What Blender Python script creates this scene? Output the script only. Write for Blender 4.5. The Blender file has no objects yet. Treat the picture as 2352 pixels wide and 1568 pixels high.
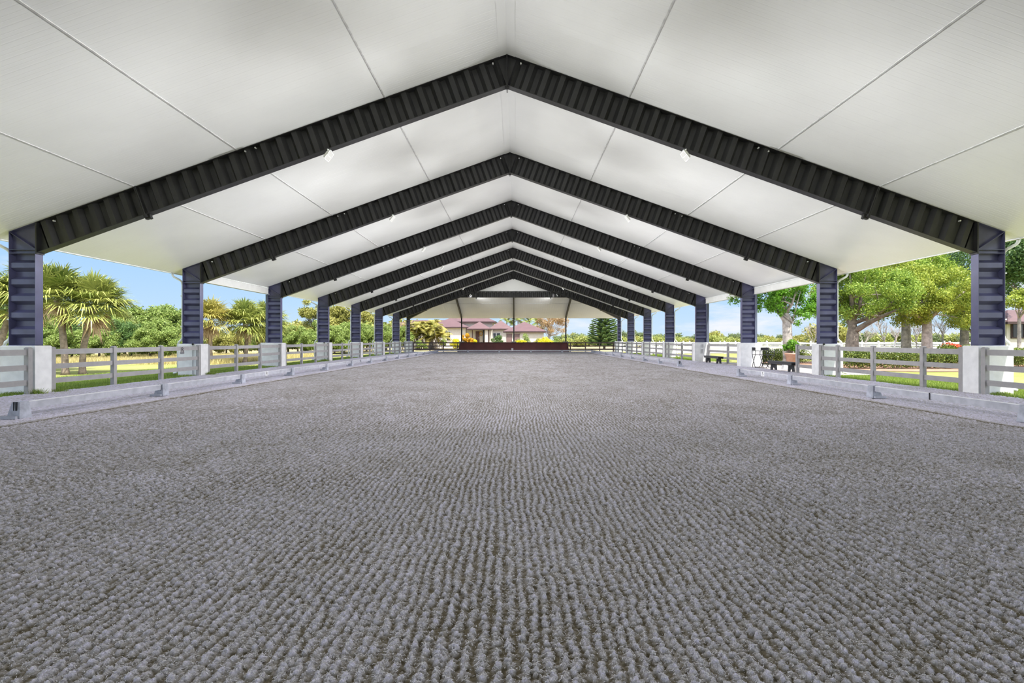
import bpy, math, random
import numpy as np
from mathutils import Vector, Matrix
random.seed(7)
rng = np.random.default_rng(7)
scene = bpy.context.scene
col = scene.collection
PI = math.pi

# ------------------------------------------------------------------ camera
CX, CH, F = 0.26, 1.57, 1120.0
cam = bpy.data.cameras.new('camera')
cam.sensor_width = 36.0
cam.lens = 36.0 * F / 2352.0
cam.shift_x = -8.2 / 2352.0
cam.shift_y = -2.8 / 2352.0
cam.clip_end = 3000
cam.clip_start = 0.05
co = bpy.data.objects.new('camera', cam)
co.location = (CX, 0, CH)
co.rotation_euler = (PI / 2, 0, 0)
col.objects.link(co)
scene.camera = co
scene.view_settings.view_transform = 'Standard'
scene.view_settings.look = 'None'
scene.view_settings.exposure = 0.0
scene.view_settings.gamma = 1.0
scene.view_settings.use_curve_mapping = False


def PX(px, Y):            # world X of an image column at distance Y
    return CX + (px - 1184.2) * Y / F


def PZ(py, Y):            # world Z of an image row at distance Y
    return CH - (py - 781.2) * Y / F


# ------------------------------------------------------------------ materials
def nmat(name):
    m = bpy.data.materials.new(name)
    m.use_nodes = True
    nt = m.node_tree
    for n in list(nt.nodes):
        nt.nodes.remove(n)
    out = nt.nodes.new('ShaderNodeOutputMaterial')
    return m, nt, out


def ramp(nt, a, b, p0=0.35, p1=0.65):
    r = nt.nodes.new('ShaderNodeValToRGB')
    r.color_ramp.elements[0].position = p0
    r.color_ramp.elements[1].position = p1
    r.color_ramp.elements[0].color = (*a, 1)
    r.color_ramp.elements[1].color = (*b, 1)
    return r


def paint(name, c, rough=0.5, var=0.08, scale=3.0, metal=0.0, bump=0.0, bscale=40, spec=0.5):
    m, nt, out = nmat(name)
    p = nt.nodes.new('ShaderNodeBsdfPrincipled')
    tc = nt.nodes.new('ShaderNodeTexCoord')
    nz = nt.nodes.new('ShaderNodeTexNoise')
    nz.inputs['Scale'].default_value = scale
    nz.inputs['Detail'].default_value = 6
    nt.links.new(tc.outputs['Object'], nz.inputs['Vector'])
    lo = tuple(max(0, x * (1 - var)) for x in c)
    hi = tuple(min(1, x * (1 + var)) for x in c)
    r = ramp(nt, lo, hi)
    nt.links.new(nz.outputs['Fac'], r.inputs['Fac'])
    nt.links.new(r.outputs['Color'], p.inputs['Base Color'])
    p.inputs['Roughness'].default_value = rough
    p.inputs['Metallic'].default_value = metal
    p.inputs['Specular IOR Level'].default_value = spec
    if bump:
        n2 = nt.nodes.new('ShaderNodeTexNoise')
        n2.inputs['Scale'].default_value = bscale
        n2.inputs['Detail'].default_value = 4
        nt.links.new(tc.outputs['Object'], n2.inputs['Vector'])
        b = nt.nodes.new('ShaderNodeBump')
        b.inputs['Strength'].default_value = bump
        b.inputs['Distance'].default_value = 0.02
        nt.links.new(n2.outputs['Fac'], b.inputs['Height'])
        nt.links.new(b.outputs['Normal'], p.inputs['Normal'])
    nt.links.new(p.outputs['BSDF'], out.inputs['Surface'])
    return m


def leafmat(name, a, b, trans=0.35, rough=0.45):
    """leaf colour varies leaf by leaf through the 'tint' attribute"""
    m, nt, out = nmat(name)
    at = nt.nodes.new('ShaderNodeAttribute')
    at.attribute_name = 'tint'
    r = ramp(nt, a, b, 0.0, 1.0)
    nt.links.new(at.outputs['Fac'], r.inputs['Fac'])
    p = nt.nodes.new('ShaderNodeBsdfPrincipled')
    p.inputs['Roughness'].default_value = rough
    p.inputs['Specular IOR Level'].default_value = 0.3
    t = nt.nodes.new('ShaderNodeBsdfTranslucent')
    mx = nt.nodes.new('ShaderNodeMixShader')
    mx.inputs['Fac'].default_value = trans
    nt.links.new(r.outputs['Color'], p.inputs['Base Color'])
    nt.links.new(r.outputs['Color'], t.inputs['Color'])
    nt.links.new(p.outputs['BSDF'], mx.inputs[1])
    nt.links.new(t.outputs['BSDF'], mx.inputs[2])
    nt.links.new(mx.outputs['Shader'], out.inputs['Surface'])
    return m


M = {}
M['steel'] = paint('charcoal_steel', (0.028, 0.028, 0.029), 0.42, 0.18, 2.5, spec=0.4)
M['steel_skylit'] = paint('skylit_steel', (0.085, 0.086, 0.170), 0.28, 0.15, 2.5, spec=0.5)  # the frame steel again, with blue skylight painted into the column colour
M['bracket'] = paint('black_bracket', (0.012, 0.012, 0.013), 0.5)
M['bolt'] = paint('zinc_bolt', (0.75, 0.75, 0.75), 0.35, 0.05)
M['ceiling'] = paint('white_liner_panel', (0.86, 0.865, 0.845), 0.33, 0.025, 0.6, spec=0.45)
M['seam'] = paint('seam_sealant', (0.56, 0.56, 0.55), 0.6, 0.15, 6)
M['stucco'] = paint('white_stucco', (0.74, 0.74, 0.745), 0.8, 0.06, 4, bump=0.25, bscale=60)
M['fence'] = paint('light_grey_fence_paint', (0.31, 0.30, 0.30), 0.55, 0.07, 5, bump=0.1)
M['fence_brown'] = paint('brown_fence_paint', (0.085, 0.058, 0.052), 0.55, 0.12, 5)
M['rail'] = paint('white_rail_plastic', (0.42, 0.425, 0.48), 0.5, 0.14, 5, bump=0.08)
M['block'] = paint('rail_block_plastic', (0.38, 0.395, 0.46), 0.55, 0.22, 7, bump=0.1)
M['dark'] = paint('slot_dark', (0.012, 0.013, 0.018), 0.6)
M['letter'] = paint('black_letter', (0.01, 0.01, 0.012), 0.5)
M['plate'] = paint('white_letter_plate', (0.75, 0.75, 0.76), 0.5)
M['lamp'] = paint('white_lamp_housing', (0.74, 0.75, 0.73), 0.4, 0.06)
M['pipe'] = paint('white_downpipe', (0.72, 0.74, 0.73), 0.35, 0.05)
M['fascia'] = paint('white_fascia', (0.56, 0.56, 0.545), 0.5, 0.04)
M['post_steel'] = paint('blue_grey_post', (0.10, 0.12, 0.17), 0.45)
M['benchwood'] = paint('dark_grey_bench', (0.045, 0.045, 0.047), 0.6, 0.2, 8)
M['chair'] = paint('black_chair_wood', (0.012, 0.012, 0.014), 0.5)
M['canvas'] = paint('black_canvas', (0.022, 0.022, 0.026), 0.9)
M['terracotta'] = paint('terracotta', (0.50, 0.29, 0.21), 0.8, 0.1, 6)
M['mirrorwall'] = paint('maroon_board', (0.075, 0.020, 0.022), 0.35, 0.2, 1.2)
M['housewall'] = paint('cream_house_wall', (0.54, 0.49, 0.43), 0.85, 0.04)
M['roof'] = paint('maroon_metal_roof', (0.110, 0.059, 0.056), 0.5, 0.08, 1.0)
M['eave'] = paint('dark_brown_eave', (0.045, 0.022, 0.022), 0.5)
M['door'] = paint('brown_door', (0.085, 0.035, 0.030), 0.5)
M['garage'] = paint('taupe_garage_door', (0.16, 0.10, 0.095), 0.5)
M['glass'] = paint('dark_window_glass', (0.015, 0.018, 0.02), 0.06)
M['white'] = paint('white_paint', (0.62, 0.62, 0.62), 0.5, 0.03)
M['bark'] = paint('grey_brown_bark', (0.17, 0.145, 0.12), 0.9, 0.35, 5, bump=0.6, bscale=14)
M['barkpale'] = paint('pale_bark', (0.36, 0.32, 0.29), 0.9, 0.25, 6, bump=0.4, bscale=18)
M['palmbark'] = paint('palm_trunk', (0.21, 0.165, 0.125), 0.9, 0.3, 7, bump=0.6, bscale=20)
M['boulder'] = paint('pale_boulder', (0.42, 0.40, 0.38), 0.9, 0.2, 2, bump=0.5, bscale=5)
M['flower'] = leafmat('red_flowers', (0.55, 0.05, 0.02), (0.75, 0.15, 0.06), 0.2)
M['oak'] = leafmat('oak_leaves', (0.072, 0.195, 0.013), (0.195, 0.416, 0.039))
M['lime'] = leafmat('lime_leaves', (.060, .150, .010), (.42, .53, .09), 0.35)
M['lime2'] = leafmat('yellow_green_leaves', (.105, .175, .012), (.49, .54, .09), 0.35)
M['dkgreen'] = leafmat('dark_leaves', (0.047, 0.101, 0.024), (0.149, 0.243, 0.068))
M['scrub'] = leafmat('scrub_leaves', (.105, .175, .025), (.37, .45, .13))
M['scrub2'] = leafmat('olive_leaves', (0.176, 0.189, 0.034), (0.486, 0.459, 0.135))
M['far'] = leafmat('far_tree_leaves', (0.110, 0.154, 0.061), (0.253, 0.297, 0.132))
M['farlime'] = leafmat('far_shrub_leaves', (0.23, 0.28, 0.06), (0.46, 0.47, 0.15))
M['hedge'] = leafmat('hedge_leaves', (0.036, 0.078, 0.012), (0.288, 0.336, 0.072), 0.2, 0.3)
M['croton'] = leafmat('croton_leaves', (0.50, 0.16, 0.02), (0.62, 0.48, 0.03))
M['yellowshrub'] = leafmat('golden_shrub_leaves', (0.42, 0.42, 0.01), (0.75, 0.66, 0.03))
M['browntree'] = leafmat('brown_leaves', (0.30, 0.19, 0.09), (0.52, 0.38, 0.20))
M['pine'] = leafmat('pine_needles', (0.038, 0.090, 0.027), (0.210, 0.300, 0.083), 0.1)
M['frond'] = leafmat('palm_fronds', (.080, .125, .018), (.40, .42, .11), 0.25, 0.35)
M['frondgold'] = leafmat('golden_fronds', (.17, .18, .03), (.55, .46, .13), 0.3, 0.4)
M['dead'] = leafmat('dead_fronds', (0.20, 0.11, 0.05), (0.46, 0.34, 0.20), 0.15, 0.7)
M['grassblade'] = leafmat('grass_blades', (0.10, 0.20, 0.02), (0.34, 0.42, 0.09), 0.3)
M['drygrass'] = leafmat('dry_grass_blades', (0.38, 0.33, 0.12), (0.62, 0.52, 0.25), 0.3)
M['twig'] = paint('pale_twigs', (0.36, 0.30, 0.27), 0.9, 0.2)


# ------------------------------------------------------------------ mesh helpers
class MB:
    def __init__(s):
        s.v = []; s.f = []; s.t = []

    def add(s, vs, fs, tint=0.5):
        o = len(s.v)
        s.v.extend([tuple(v) for v in vs])
        s.f.extend([tuple(i + o for i in f) for f in fs])
        s.t.extend([tint] * len(vs))
        return s

    def box(s, x0, x1, y0, y1, z0, z1):
        x0, x1 = min(x0, x1), max(x0, x1); y0, y1 = min(y0, y1), max(y0, y1); z0, z1 = min(z0, z1), max(z0, z1)
        return s.add([(x0, y0, z0), (x1, y0, z0), (x1, y1, z0), (x0, y1, z0), (x0, y0, z1), (x1, y0, z1), (x1, y1, z1), (x0, y1, z1)],
                     [(0, 3, 2, 1), (4, 5, 6, 7), (0, 1, 5, 4), (1, 2, 6, 5), (2, 3, 7, 6), (3, 0, 4, 7)])

    def hexa(s, b, t):     # bottom quad, top quad (counter-clockwise seen from above)
        return s.add(list(b) + list(t), [(0, 3, 2, 1), (4, 5, 6, 7), (0, 1, 5, 4), (1, 2, 6, 5), (2, 3, 7, 6), (3, 0, 4, 7)])

    def prism(s, poly, y0, y1):   # polygon in XZ extruded along Y
        n = len(poly)
        vs = [(x, y0, z) for x, z in poly] + [(x, y1, z) for x, z in poly]
        fs = [tuple(range(n)), tuple(range(2 * n - 1, n - 1, -1))]
        fs += [(i, i + n, (i + 1) % n + n, (i + 1) % n) for i in range(n)]
        return s.add(vs, fs)

    def tube(s, path, rad, n=8, cap=True, tint=0.5):
        path = [Vector(p) for p in path]
        if not hasattr(rad, '__len__'):
            rad = [rad] * len(path)
        vs, fs = [], []
        up = Vector((0.13, 0.31, 0.94))
        for i, p in enumerate(path):
            d = (path[min(i + 1, len(path) - 1)] - path[max(i - 1, 0)]).normalized()
            a = d.cross(up)
            if a.length < 1e-3:
                a = d.cross(Vector((1, 0, 0)))
            a.normalize(); b = d.cross(a)
            for k in range(n):
                t = 2 * PI * k / n
                vs.append(p + (a * math.cos(t) + b * math.sin(t)) * rad[i])
        for i in range(len(path) - 1):
            for k in range(n):
                fs.append((i * n + k, i * n + (k + 1) % n, (i + 1) * n + (k + 1) % n, (i + 1) * n + k))
        if cap:
            fs.append(tuple(range(n - 1, -1, -1)))
            fs.append(tuple((len(path) - 1) * n + k for k in range(n)))
        return s.add(vs, fs, tint)

    def bar(s, a, b, w, h=None, up=(0, 0, 1)):   # rectangular bar from a to b
        h = h or w
        a = Vector(a); b = Vector(b); d = (b - a).normalized()
        u = Vector(up)
        x = d.cross(u)
        if x.length < 1e-4:
            x = d.cross(Vector((0, 1, 0)))
        x.normalize(); z = x.cross(d).normalized()
        q = [(-w / 2, -h / 2), (w / 2, -h / 2), (w / 2, h / 2), (-w / 2, h / 2)]
        return s.add([a + x * i + z * j for i, j in q] + [b + x * i + z * j for i, j in q],
                     [(0, 1, 2, 3), (7, 6, 5, 4), (0, 4, 5, 1), (1, 5, 6, 2), (2, 6, 7, 3), (3, 7, 4, 0)])

    def ball(s, c, r, nu=10, nv=6, sq=(1, 1, 1)):
        vs = [(c[0], c[1], c[2] - r * sq[2])]
        for j in range(1, nv):
            p = -PI / 2 + PI * j / nv
            for i in range(nu):
                t = 2 * PI * i / nu
                vs.append((c[0] + r * sq[0] * math.cos(p) * math.cos(t), c[1] + r * sq[1] * math.cos(p) * math.sin(t), c[2] + r * sq[2] * math.sin(p)))
        vs.append((c[0], c[1], c[2] + r * sq[2]))
        fs = [(0, 1 + (i + 1) % nu, 1 + i) for i in range(nu)]
        for j in range(nv - 2):
            for i in range(nu):
                a = 1 + j * nu
                fs.append((a + i, a + (i + 1) % nu, a + nu + (i + 1) % nu, a + nu + i))
        a = 1 + (nv - 2) * nu
        fs += [(a + i, a + (i + 1) % nu, len(vs) - 1) for i in range(nu)]
        return s.add(vs, fs)

    def build(s, name, mat, parent=None, smooth=False):
        me = bpy.data.meshes.new(name)
        o = parent.matrix_world.translation.copy() if False else Vector(ORG.get(parent.name, (0, 0, 0))) if parent else Vector((0, 0, 0))
        me.from_pydata([(v[0] - o.x, v[1] - o.y, v[2] - o.z) for v in s.v], [], s.f)
        me.materials.append(mat)
        if smooth:
            me.polygons.foreach_set('use_smooth', [True] * len(me.polygons))
        at = me.attributes.new('tint', 'FLOAT', 'POINT')
        at.data.foreach_set('value', s.t)
        me.update()
        ob = bpy.data.objects.new(name, me)
        col.objects.link(ob)
        if parent:
            ob.parent = parent
            ORG[ob.name] = tuple(o)
        return ob


ORG = {}


def tag(o, label=None, cat=None, group=None, kind=None):
    if label: o['label'] = label
    if cat: o['category'] = cat
    if group: o['group'] = group
    if kind: o['kind'] = kind
    return o


def empty(name, loc, label, cat, group=None):
    o = bpy.data.objects.new(name, None)
    o.empty_display_size = 0.2
    o.location = loc
    col.objects.link(o)
    ORG[o.name] = tuple(loc)
    return tag(o, label, cat, group)


KIDS = {}


def copy_tree(o, parent=None):
    c = o.copy()
    col.objects.link(c)
    if parent: c.parent = parent
    for ch in list(o.children):
        copy_tree(ch, c)
    return c


def move_copy(o, loc, label, group=None, rz=0.0, scale=None):
    c = copy_tree(o)
    c.location = loc
    if rz: c.rotation_euler = (0, 0, rz)
    if scale: c.scale = (scale,) * 3
    c['label'] = label
    if group: c['group'] = group
    return c


def struct(o):
    o['kind'] = 'structure'
    return o


def arrmesh(name, verts, faces4, mats, tint=None, parent=None, org=(0, 0, 0), smooth=False, midx=None):
    """fast mesh from numpy arrays (quads)"""
    me = bpy.data.meshes.new(name)
    verts = np.asarray(verts, np.float32) - np.asarray(org, np.float32)
    faces4 = np.asarray(faces4, np.int32)
    nf = len(faces4)
    me.vertices.add(len(verts)); me.vertices.foreach_set('co', verts.ravel())
    me.loops.add(nf * 4); me.loops.foreach_set('vertex_index', faces4.ravel())
    me.polygons.add(nf); me.polygons.foreach_set('loop_start', np.arange(0, nf * 4, 4, dtype=np.int32))
    if smooth: me.polygons.foreach_set('use_smooth', np.ones(nf, bool))
    for m in (mats if isinstance(mats, (list, tuple)) else [mats]):
        me.materials.append(m)
    if midx is not None: me.polygons.foreach_set('material_index', midx.astype(np.int32))
    if tint is not None:
        at = me.attributes.new('tint', 'FLOAT', 'POINT'); at.data.foreach_set('value', np.asarray(tint, np.float32))
    me.update(calc_edges=True); me.validate()
    ob = bpy.data.objects.new(name, me)
    col.objects.link(ob)
    if parent:
        ob.parent = parent
        ORG[ob.name] = tuple(org)
    return ob


ORD = ['nearest', 'second nearest', 'third nearest', 'fourth nearest', 'fifth nearest', 'sixth nearest', 'seventh nearest']
NTH = ['first', 'second', 'third', 'fourth', 'fifth', 'sixth', 'seventh', 'eighth', 'ninth', 'tenth', 'eleventh', 'twelfth', 'thirteenth', 'fourteenth', 'fifteenth', 'sixteenth']

# ------------------------------------------------------------------ building geometry
SL = 0.3565                     # roof slope
ZR = 10.15                      # underside of roof at the ridge
HW = 14.93                      # outer column line
EV = 15.42                      # eave
CIN = 14.13                     # inner column flange
BAY = 7.62
Y0 = 14.73
FY = [Y0 + BAY * k for k in range(7)]
YE = 68.07                      # end wall columns
PT = 1.41                       # pedestal top
CT, ST = math.cos(math.atan(SL)), math.sin(math.atan(SL))
YB = -18.0                       # roof runs on unseen behind the camera, lengthened to shade the near floor


def zr(x):
    return ZR - SL * abs(x)


# ceiling: liner panels with shallow grooves across the slope, real geometry
def ceiling():
    m = MB()
    P = 0.3048
    ys = []
    y = YB
    yg = FY[-1]
    while y < yg - 1e-6:
        e = min(y + P, yg)
        ys += [(y, 0.0), (y + 0.010, 0.0028), (y + 0.022, 0.0028), (y + 0.032, 0.0)]
        for q in (0.13, 0.215):
            if y + q + .03 < e: ys += [(y + q, 0.0), (y + q + 0.012, -0.0020), (y + q + 0.024, 0.0)]
        y = e
    ys.append((yg, 0.0))
    for sgn in (-1, 1):
        vs, fs = [], []
        for (yy, d) in ys:
            for x in (0.0, EV):
                vs.append((sgn * x, yy, zr(x) + d))
        for i in range(len(ys) - 1):
            a = 2 * i
            fs.append((a, a + 1, a + 3, a + 2) if sgn < 0 else (a, a + 2, a + 3, a + 1))
        m.add(vs, fs)
    # roof beyond the last frame: side slopes run on to the corner hips, hip slope runs to the end eave
    xg = HW - (YE - FY[-1])          # top corner of the hip on the last frame
    ye = YE + (EV - HW)
    for sgn in (-1, 1):
        q = [(sgn * xg, FY[-1], zr(xg)), (sgn * EV, FY[-1], zr(EV)), (sgn * EV, ye, zr(EV))]
        m.add(q, [(0, 1, 2) if sgn < 0 else (0, 2, 1)])
    # hip with grooves running down its slope
    n = 100
    vs, fs = [], []
    xs = []
    x = -EV
    while x < EV - 1e-6:
        xs += [(x, 0.0), (x + 0.012, 0.005), (x + 0.028, 0.005), (x + 0.04, 0.0)]
        x += P
    xs.append((EV, 0.0))
    for (x, d) in xs:
        yt = max(FY[-1], FY[-1] + (abs(x) - xg))
        yt = min(yt, ye)
        vs.append((x, yt, zr(HW + (yt - YE)) + d)); vs.append((x, ye, zr(EV) + d))
    for i in range(len(xs) - 1):
        a = 2 * i
        fs.append((a, a + 2, a + 3, a + 1))
    m.add(vs, fs)
    return struct(m.build('ceiling', M['ceiling']))


ceiling()
xg = HW - (YE - FY[-1])
# outer roof skin, 12 cm above the liner, so the roof is a solid thing that casts shade
m = MB()
for sgn in (-1, 1):
    q = [(0, YB, ZR), (sgn * EV, YB, zr(EV)), (sgn * EV, FY[-1], zr(EV)), (0, FY[-1], ZR)]
    m.add([(a, b, c + 0.13) for a, b, c in q], [(0, 1, 2, 3) if sgn > 0 else (3, 2, 1, 0)])
    m.add([(sgn * xg, FY[-1], zr(xg) + .13), (sgn * EV, FY[-1], zr(EV) + .13), (sgn * EV, YE + EV - HW, zr(EV) + .13)], [(0, 1, 2)])
ye = YE + EV - HW
m.add([(-xg, FY[-1], zr(xg) + .13), (xg, FY[-1], zr(xg) + .13), (EV, ye, zr(EV) + .13), (-EV, ye, zr(EV) + .13)], [(0, 3, 2, 1)])
struct(m.build('roof', M['fascia']))
# white gablet wall above the hip, on the last frame
m = MB()
m.prism([(-xg, zr(xg)), (xg, zr(xg)), (0, ZR)], FY[-1] + 0.16, FY[-1] + 0.2)
struct(m.build('wall_end', M['ceiling']))
# lengthwise panel seams, ridge strip
tn = 1
for xs in (3.65, 8.08, 11.15):
    for sgn in (-1, 1):
        m = MB()
        y = YB
        while y < FY[-1]:
            L = 1.2192
            e = min(y + L, FY[-1])
            j = random.uniform(-0.006, 0.006)
            w = 0.017
            xa, xb = sgn * (xs - w + j), sgn * (xs + w + j)
            z0, z1 = zr(xs - w), zr(xs + w)
            b = [(xa, y, z0 - .012), (xb, y, z1 - .012), (xb, e, z1 - .012), (xa, e, z0 - .012)]
            t = [(xa, y, z0 + .002), (xb, y, z1 + .002), (xb, e, z1 + .002), (xa, e, z0 + .002)]
            m.hexa(b, t)
            y = e
        struct(m.build('trim_%d' % tn, M['seam'])); tn += 1
m = MB()
m.prism([(-0.24, zr(.24) + .002), (-0.24, zr(.24) - .012), (0, ZR - .012), (.24, zr(.24) - .012), (.24, zr(.24) + .002), (0, ZR + .003)], YB, FY[-1] - .15)
struct(m.build('trim_%d' % tn, M['ceiling'])); tn += 1
m = MB()   # seam across the hip
ys_ = 63.75
zz = zr(HW + (ys_ - YE))
m.hexa([(-(HW + ys_ - YE), ys_ - .02, zz - .008), (HW + ys_ - YE, ys_ - .02, zz - .008), (HW + ys_ - YE, ys_ + .02, zz - .022), (-(HW + ys_ - YE), ys_ + .02, zz - .022)],
       [(-(HW + ys_ - YE), ys_ - .02, zz + .008), (HW + ys_ - YE, ys_ - .02, zz + .008), (HW + ys_ - YE, ys_ + .02, zz - .006), (-(HW + ys_ - YE), ys_ + .02, zz - .006)])
struct(m.build('trim_%d' % tn, M['seam'])); tn += 1


# ------------------------------------------------------------------ corrugated steel frames
FWH = 0.12                      # half flange width
DT = 0.88                       # rafter depth measured square to the slope
PROF = [(0.0, 1), (0.15, 1), (0.25, -1), (0.40, -1), (0.5, 1)]


def prof_points(a, b, flat=0.0, amp=0.055):
    pts = []
    k = math.floor(a / 0.5)
    while k * 0.5 < b:
        for (q, s_) in PROF[:-1]:
            p = k * 0.5 + q
            if a + flat < p < b - flat: pts.append((p, s_ * amp))
        k += 1
    if flat:
        return [(a, 0.0), (a + flat, 0.0)] + pts + [(b - flat, 0.0), (b, 0.0)]
    return [(a, pts[0][1])] + pts + [(b, pts[-1][1])]


def steel_column(root, sgn, y, zb, hw=HW, cin=CIN, half=FWH, knee=True, amp=0.085):
    t = 0.014
    zi = zr(cin) - (0.93 if knee else 0.30)
    m = MB()
    # outer and inner flange plates
    a, b = sgn * (hw - t), sgn * hw
    m.hexa([(min(a, b), y - half, zb), (max(a, b), y - half, zb), (max(a, b), y + half, zb), (min(a, b), y + half, zb)],
           [(min(a, b), y - half, zr(a if sgn * a == min(a, b) else min(a, b))), (max(a, b), y - half, zr(max(a, b))), (max(a, b), y + half, zr(max(a, b))), (min(a, b), y + half, zr(min(a, b)))])
    a, b = sgn * cin, sgn * (cin + t)
    lo, hi = min(a, b), max(a, b)
    m.hexa([(lo, y - half, zb), (hi, y - half, zb), (hi, y + half, zb), (lo, y + half, zb)],
           [(lo, y - half, zr(lo)), (hi, y - half, zr(hi)), (hi, y + half, zr(hi)), (lo, y + half, zr(lo))])
    m.box(sgn * cin, sgn * hw, y - half, y + half, zb, zb + 0.02)
    c = m.build('column', M['steel_skylit'], root)
    # corrugated web
    x0, x1 = sgn * (cin + t), sgn * (hw - t)
    pts = prof_points(zb + 0.02, zi, 0.0, amp)
    w = MB()
    vs = []
    for z, d in pts:
        vs += [(x0, y + d, z), (x1, y + d, z)]
    fs = [(2 * i, 2 * i + 1, 2 * i + 3, 2 * i + 2) for i in range(len(pts) - 1)]
    w.add(vs, fs)
    w.build('corrugated_web', M['steel_skylit'], c)
    # knee panel with plates and diagonal stiffener
    k = MB()
    lo, hi = min(x0, x1), max(x0, x1)
    k.hexa([(lo, y - .006, zi), (hi, y - .006, zi), (hi, y + .006, zi), (lo, y + .006, zi)],
           [(lo, y - .006, zr(lo)), (hi, y - .006, zr(hi)), (hi, y + .006, zr(hi)), (lo, y + .006, zr(lo))])
    k.box(lo, hi, y - half, y + half, zi - .008, zi + .008)
    if knee:
        k.box(lo, hi, y - half, y + half, zi + 0.10, zi + 0.114)
        A = Vector((x0, y - .06, zi + .12)); B = Vector((x1, y - .06, zr(x1) - .02))
        k.bar(A, B, 0.11, 0.016)
        k.bar(A + Vector((0, .12, 0)), B + Vector((0, .12, 0)), 0.11, 0.016)
        # top flange over the knee
        k.hexa([(lo, y - half, zr(lo) - .016), (hi, y - half, zr(hi) - .016), (hi, y + half, zr(hi) - .016), (lo, y + half, zr(lo) - .016)],
               [(lo, y - half, zr(lo)), (hi, y - half, zr(hi)), (hi, y + half, zr(hi)), (lo, y + half, zr(lo))])
    k.build('knee_stiffener', M['steel_skylit'], c)
    return c


def steel_rafter(root, sgn, y):
    t = 0.016
    X1 = CIN

    def P(s, tt, dy):    # point at slope distance s from the ridge, depth tt below the roof, clamped between ridge and column
        x = s * CT - tt * ST
        x = min(max(x, 0.006), X1)
        return (sgn * x, y + dy, ZR - SL * x - tt / CT)

    Lr = X1 / CT
    m = MB()
    for (ta, tb) in ((0.0, t), (DT - t, DT)):
        xa, xb = 0.0, X1
        za = lambda x, q: ZR - SL * x - q / CT
        lo = [(sgn * xa, y - FWH, za(xa, tb)), (sgn * xb, y - FWH, za(xb, tb)), (sgn * xb, y + FWH, za(xb, tb)), (sgn * xa, y + FWH, za(xa, tb))]
        hi = [(sgn * xa, y - FWH, za(xa, ta)), (sgn * xb, y - FWH, za(xb, ta)), (sgn * xb, y + FWH, za(xb, ta)), (sgn * xa, y + FWH, za(xa, ta))]
        if sgn < 0:
            lo = [lo[1], lo[0], lo[3], lo[2]]; hi = [hi[1], hi[0], hi[3], hi[2]]
        m.hexa(lo, hi)
    r = m.build('rafter', M['steel'], root)
    w = MB()
    pts = prof_points(0.0, Lr + 0.3, 0.30, .07)
    vs = []
    for s, d in pts:
        vs += [P(s, t, d), P(s, DT - t, d)]
    w.add(vs, [(2 * i, 2 * i + 1, 2 * i + 3, 2 * i + 2) for i in range(len(pts) - 1)])
    w.build('corrugated_web', M['steel'], r)
    # splice plates, reaching a little below the bottom flange
    k = MB()
    s = 11.15 / CT
    for ds in (-0.02, 0.02):
        a = P(s + ds, 0.0, 0); b = P(s + ds, DT + 0.09, 0)
        k.bar(a, b, 0.30, 0.03, up=(1, 0, SL * -sgn))
    k.build('splice_plate', M['steel'], r)
    # end plate against the column
    k = MB()
    k.box(sgn * (X1 - .04), sgn * (X1 - .002), y - FWH - .01, y + FWH + .01, ZR - SL * X1 - DT / CT - .02, ZR - SL * X1 - .01)
    k.build('end_plate', M['steel'], r)
    # little black bracket under the splice
    k = MB()
    c = P(s - 0.05, DT, -0.02)
    k.bar((c[0] - sgn * .08, y - .02, c[2] - .05), (c[0] + sgn * .08, y - .02, c[2] - .10), 0.10, 0.12)
    k.build('bracket', M['bracket'], r)
    for (bx, tt) in ((0.42, 0.10), (7.55, .09), (7.85, .09), (13.6, .12)):
        k = MB()
        x = bx; z = zr(x) - tt / CT - .02
        k.tube([(sgn * x, y - .115, z), (sgn * x, y - .05, z)], 0.022, 8)
        k.build('bolt', M['bolt'], r)
    return r


def portal(y, label):
    root = empty('portal_frame', (0, y, PT), label, 'steel frame', 'dark steel portal frames carrying the roof')
    for sgn in (-1, 1):
        steel_column(root, sgn, y, PT)
        steel_rafter(root, sgn, y)
    m = MB()
    zb = ZR - DT / CT
    m.box(-.012, .012, y - .15, y + .15, zb - .10, ZR - .02)
    for z in (zb - .05, zb - .10):
        m.tube([(-.06, y - .09, z), (.06, y - .09, z)], .022, 8)
    m.build('ridge_plate', M['steel'], root)
    return root


WHERE = ['nearest of the dark steel portal frames, crossing the top of the view',
         'second dark steel portal frame from the camera, right behind the nearest one',
         'third dark steel portal frame from the camera',
         'fourth dark steel portal frame from the camera, middle of the seven',
         'fifth dark steel portal frame from the camera',
         'sixth dark steel portal frame, just before the one with the horizontal beam',
         'farthest dark steel portal frame, with a horizontal beam under a white triangle']
frames = [portal(FY[0], WHERE[0])]
for k in range(1, 7):
    frames.append(move_copy(frames[0], (0, FY[k], PT), WHERE[k]))
near = move_copy(frames[0], (0, Y0 - BAY - .4, PT), 'dark steel portal frame above the camera, added unseen to carry floodlights')  # unseen frame added to carry floodlights for the near ceiling
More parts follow.
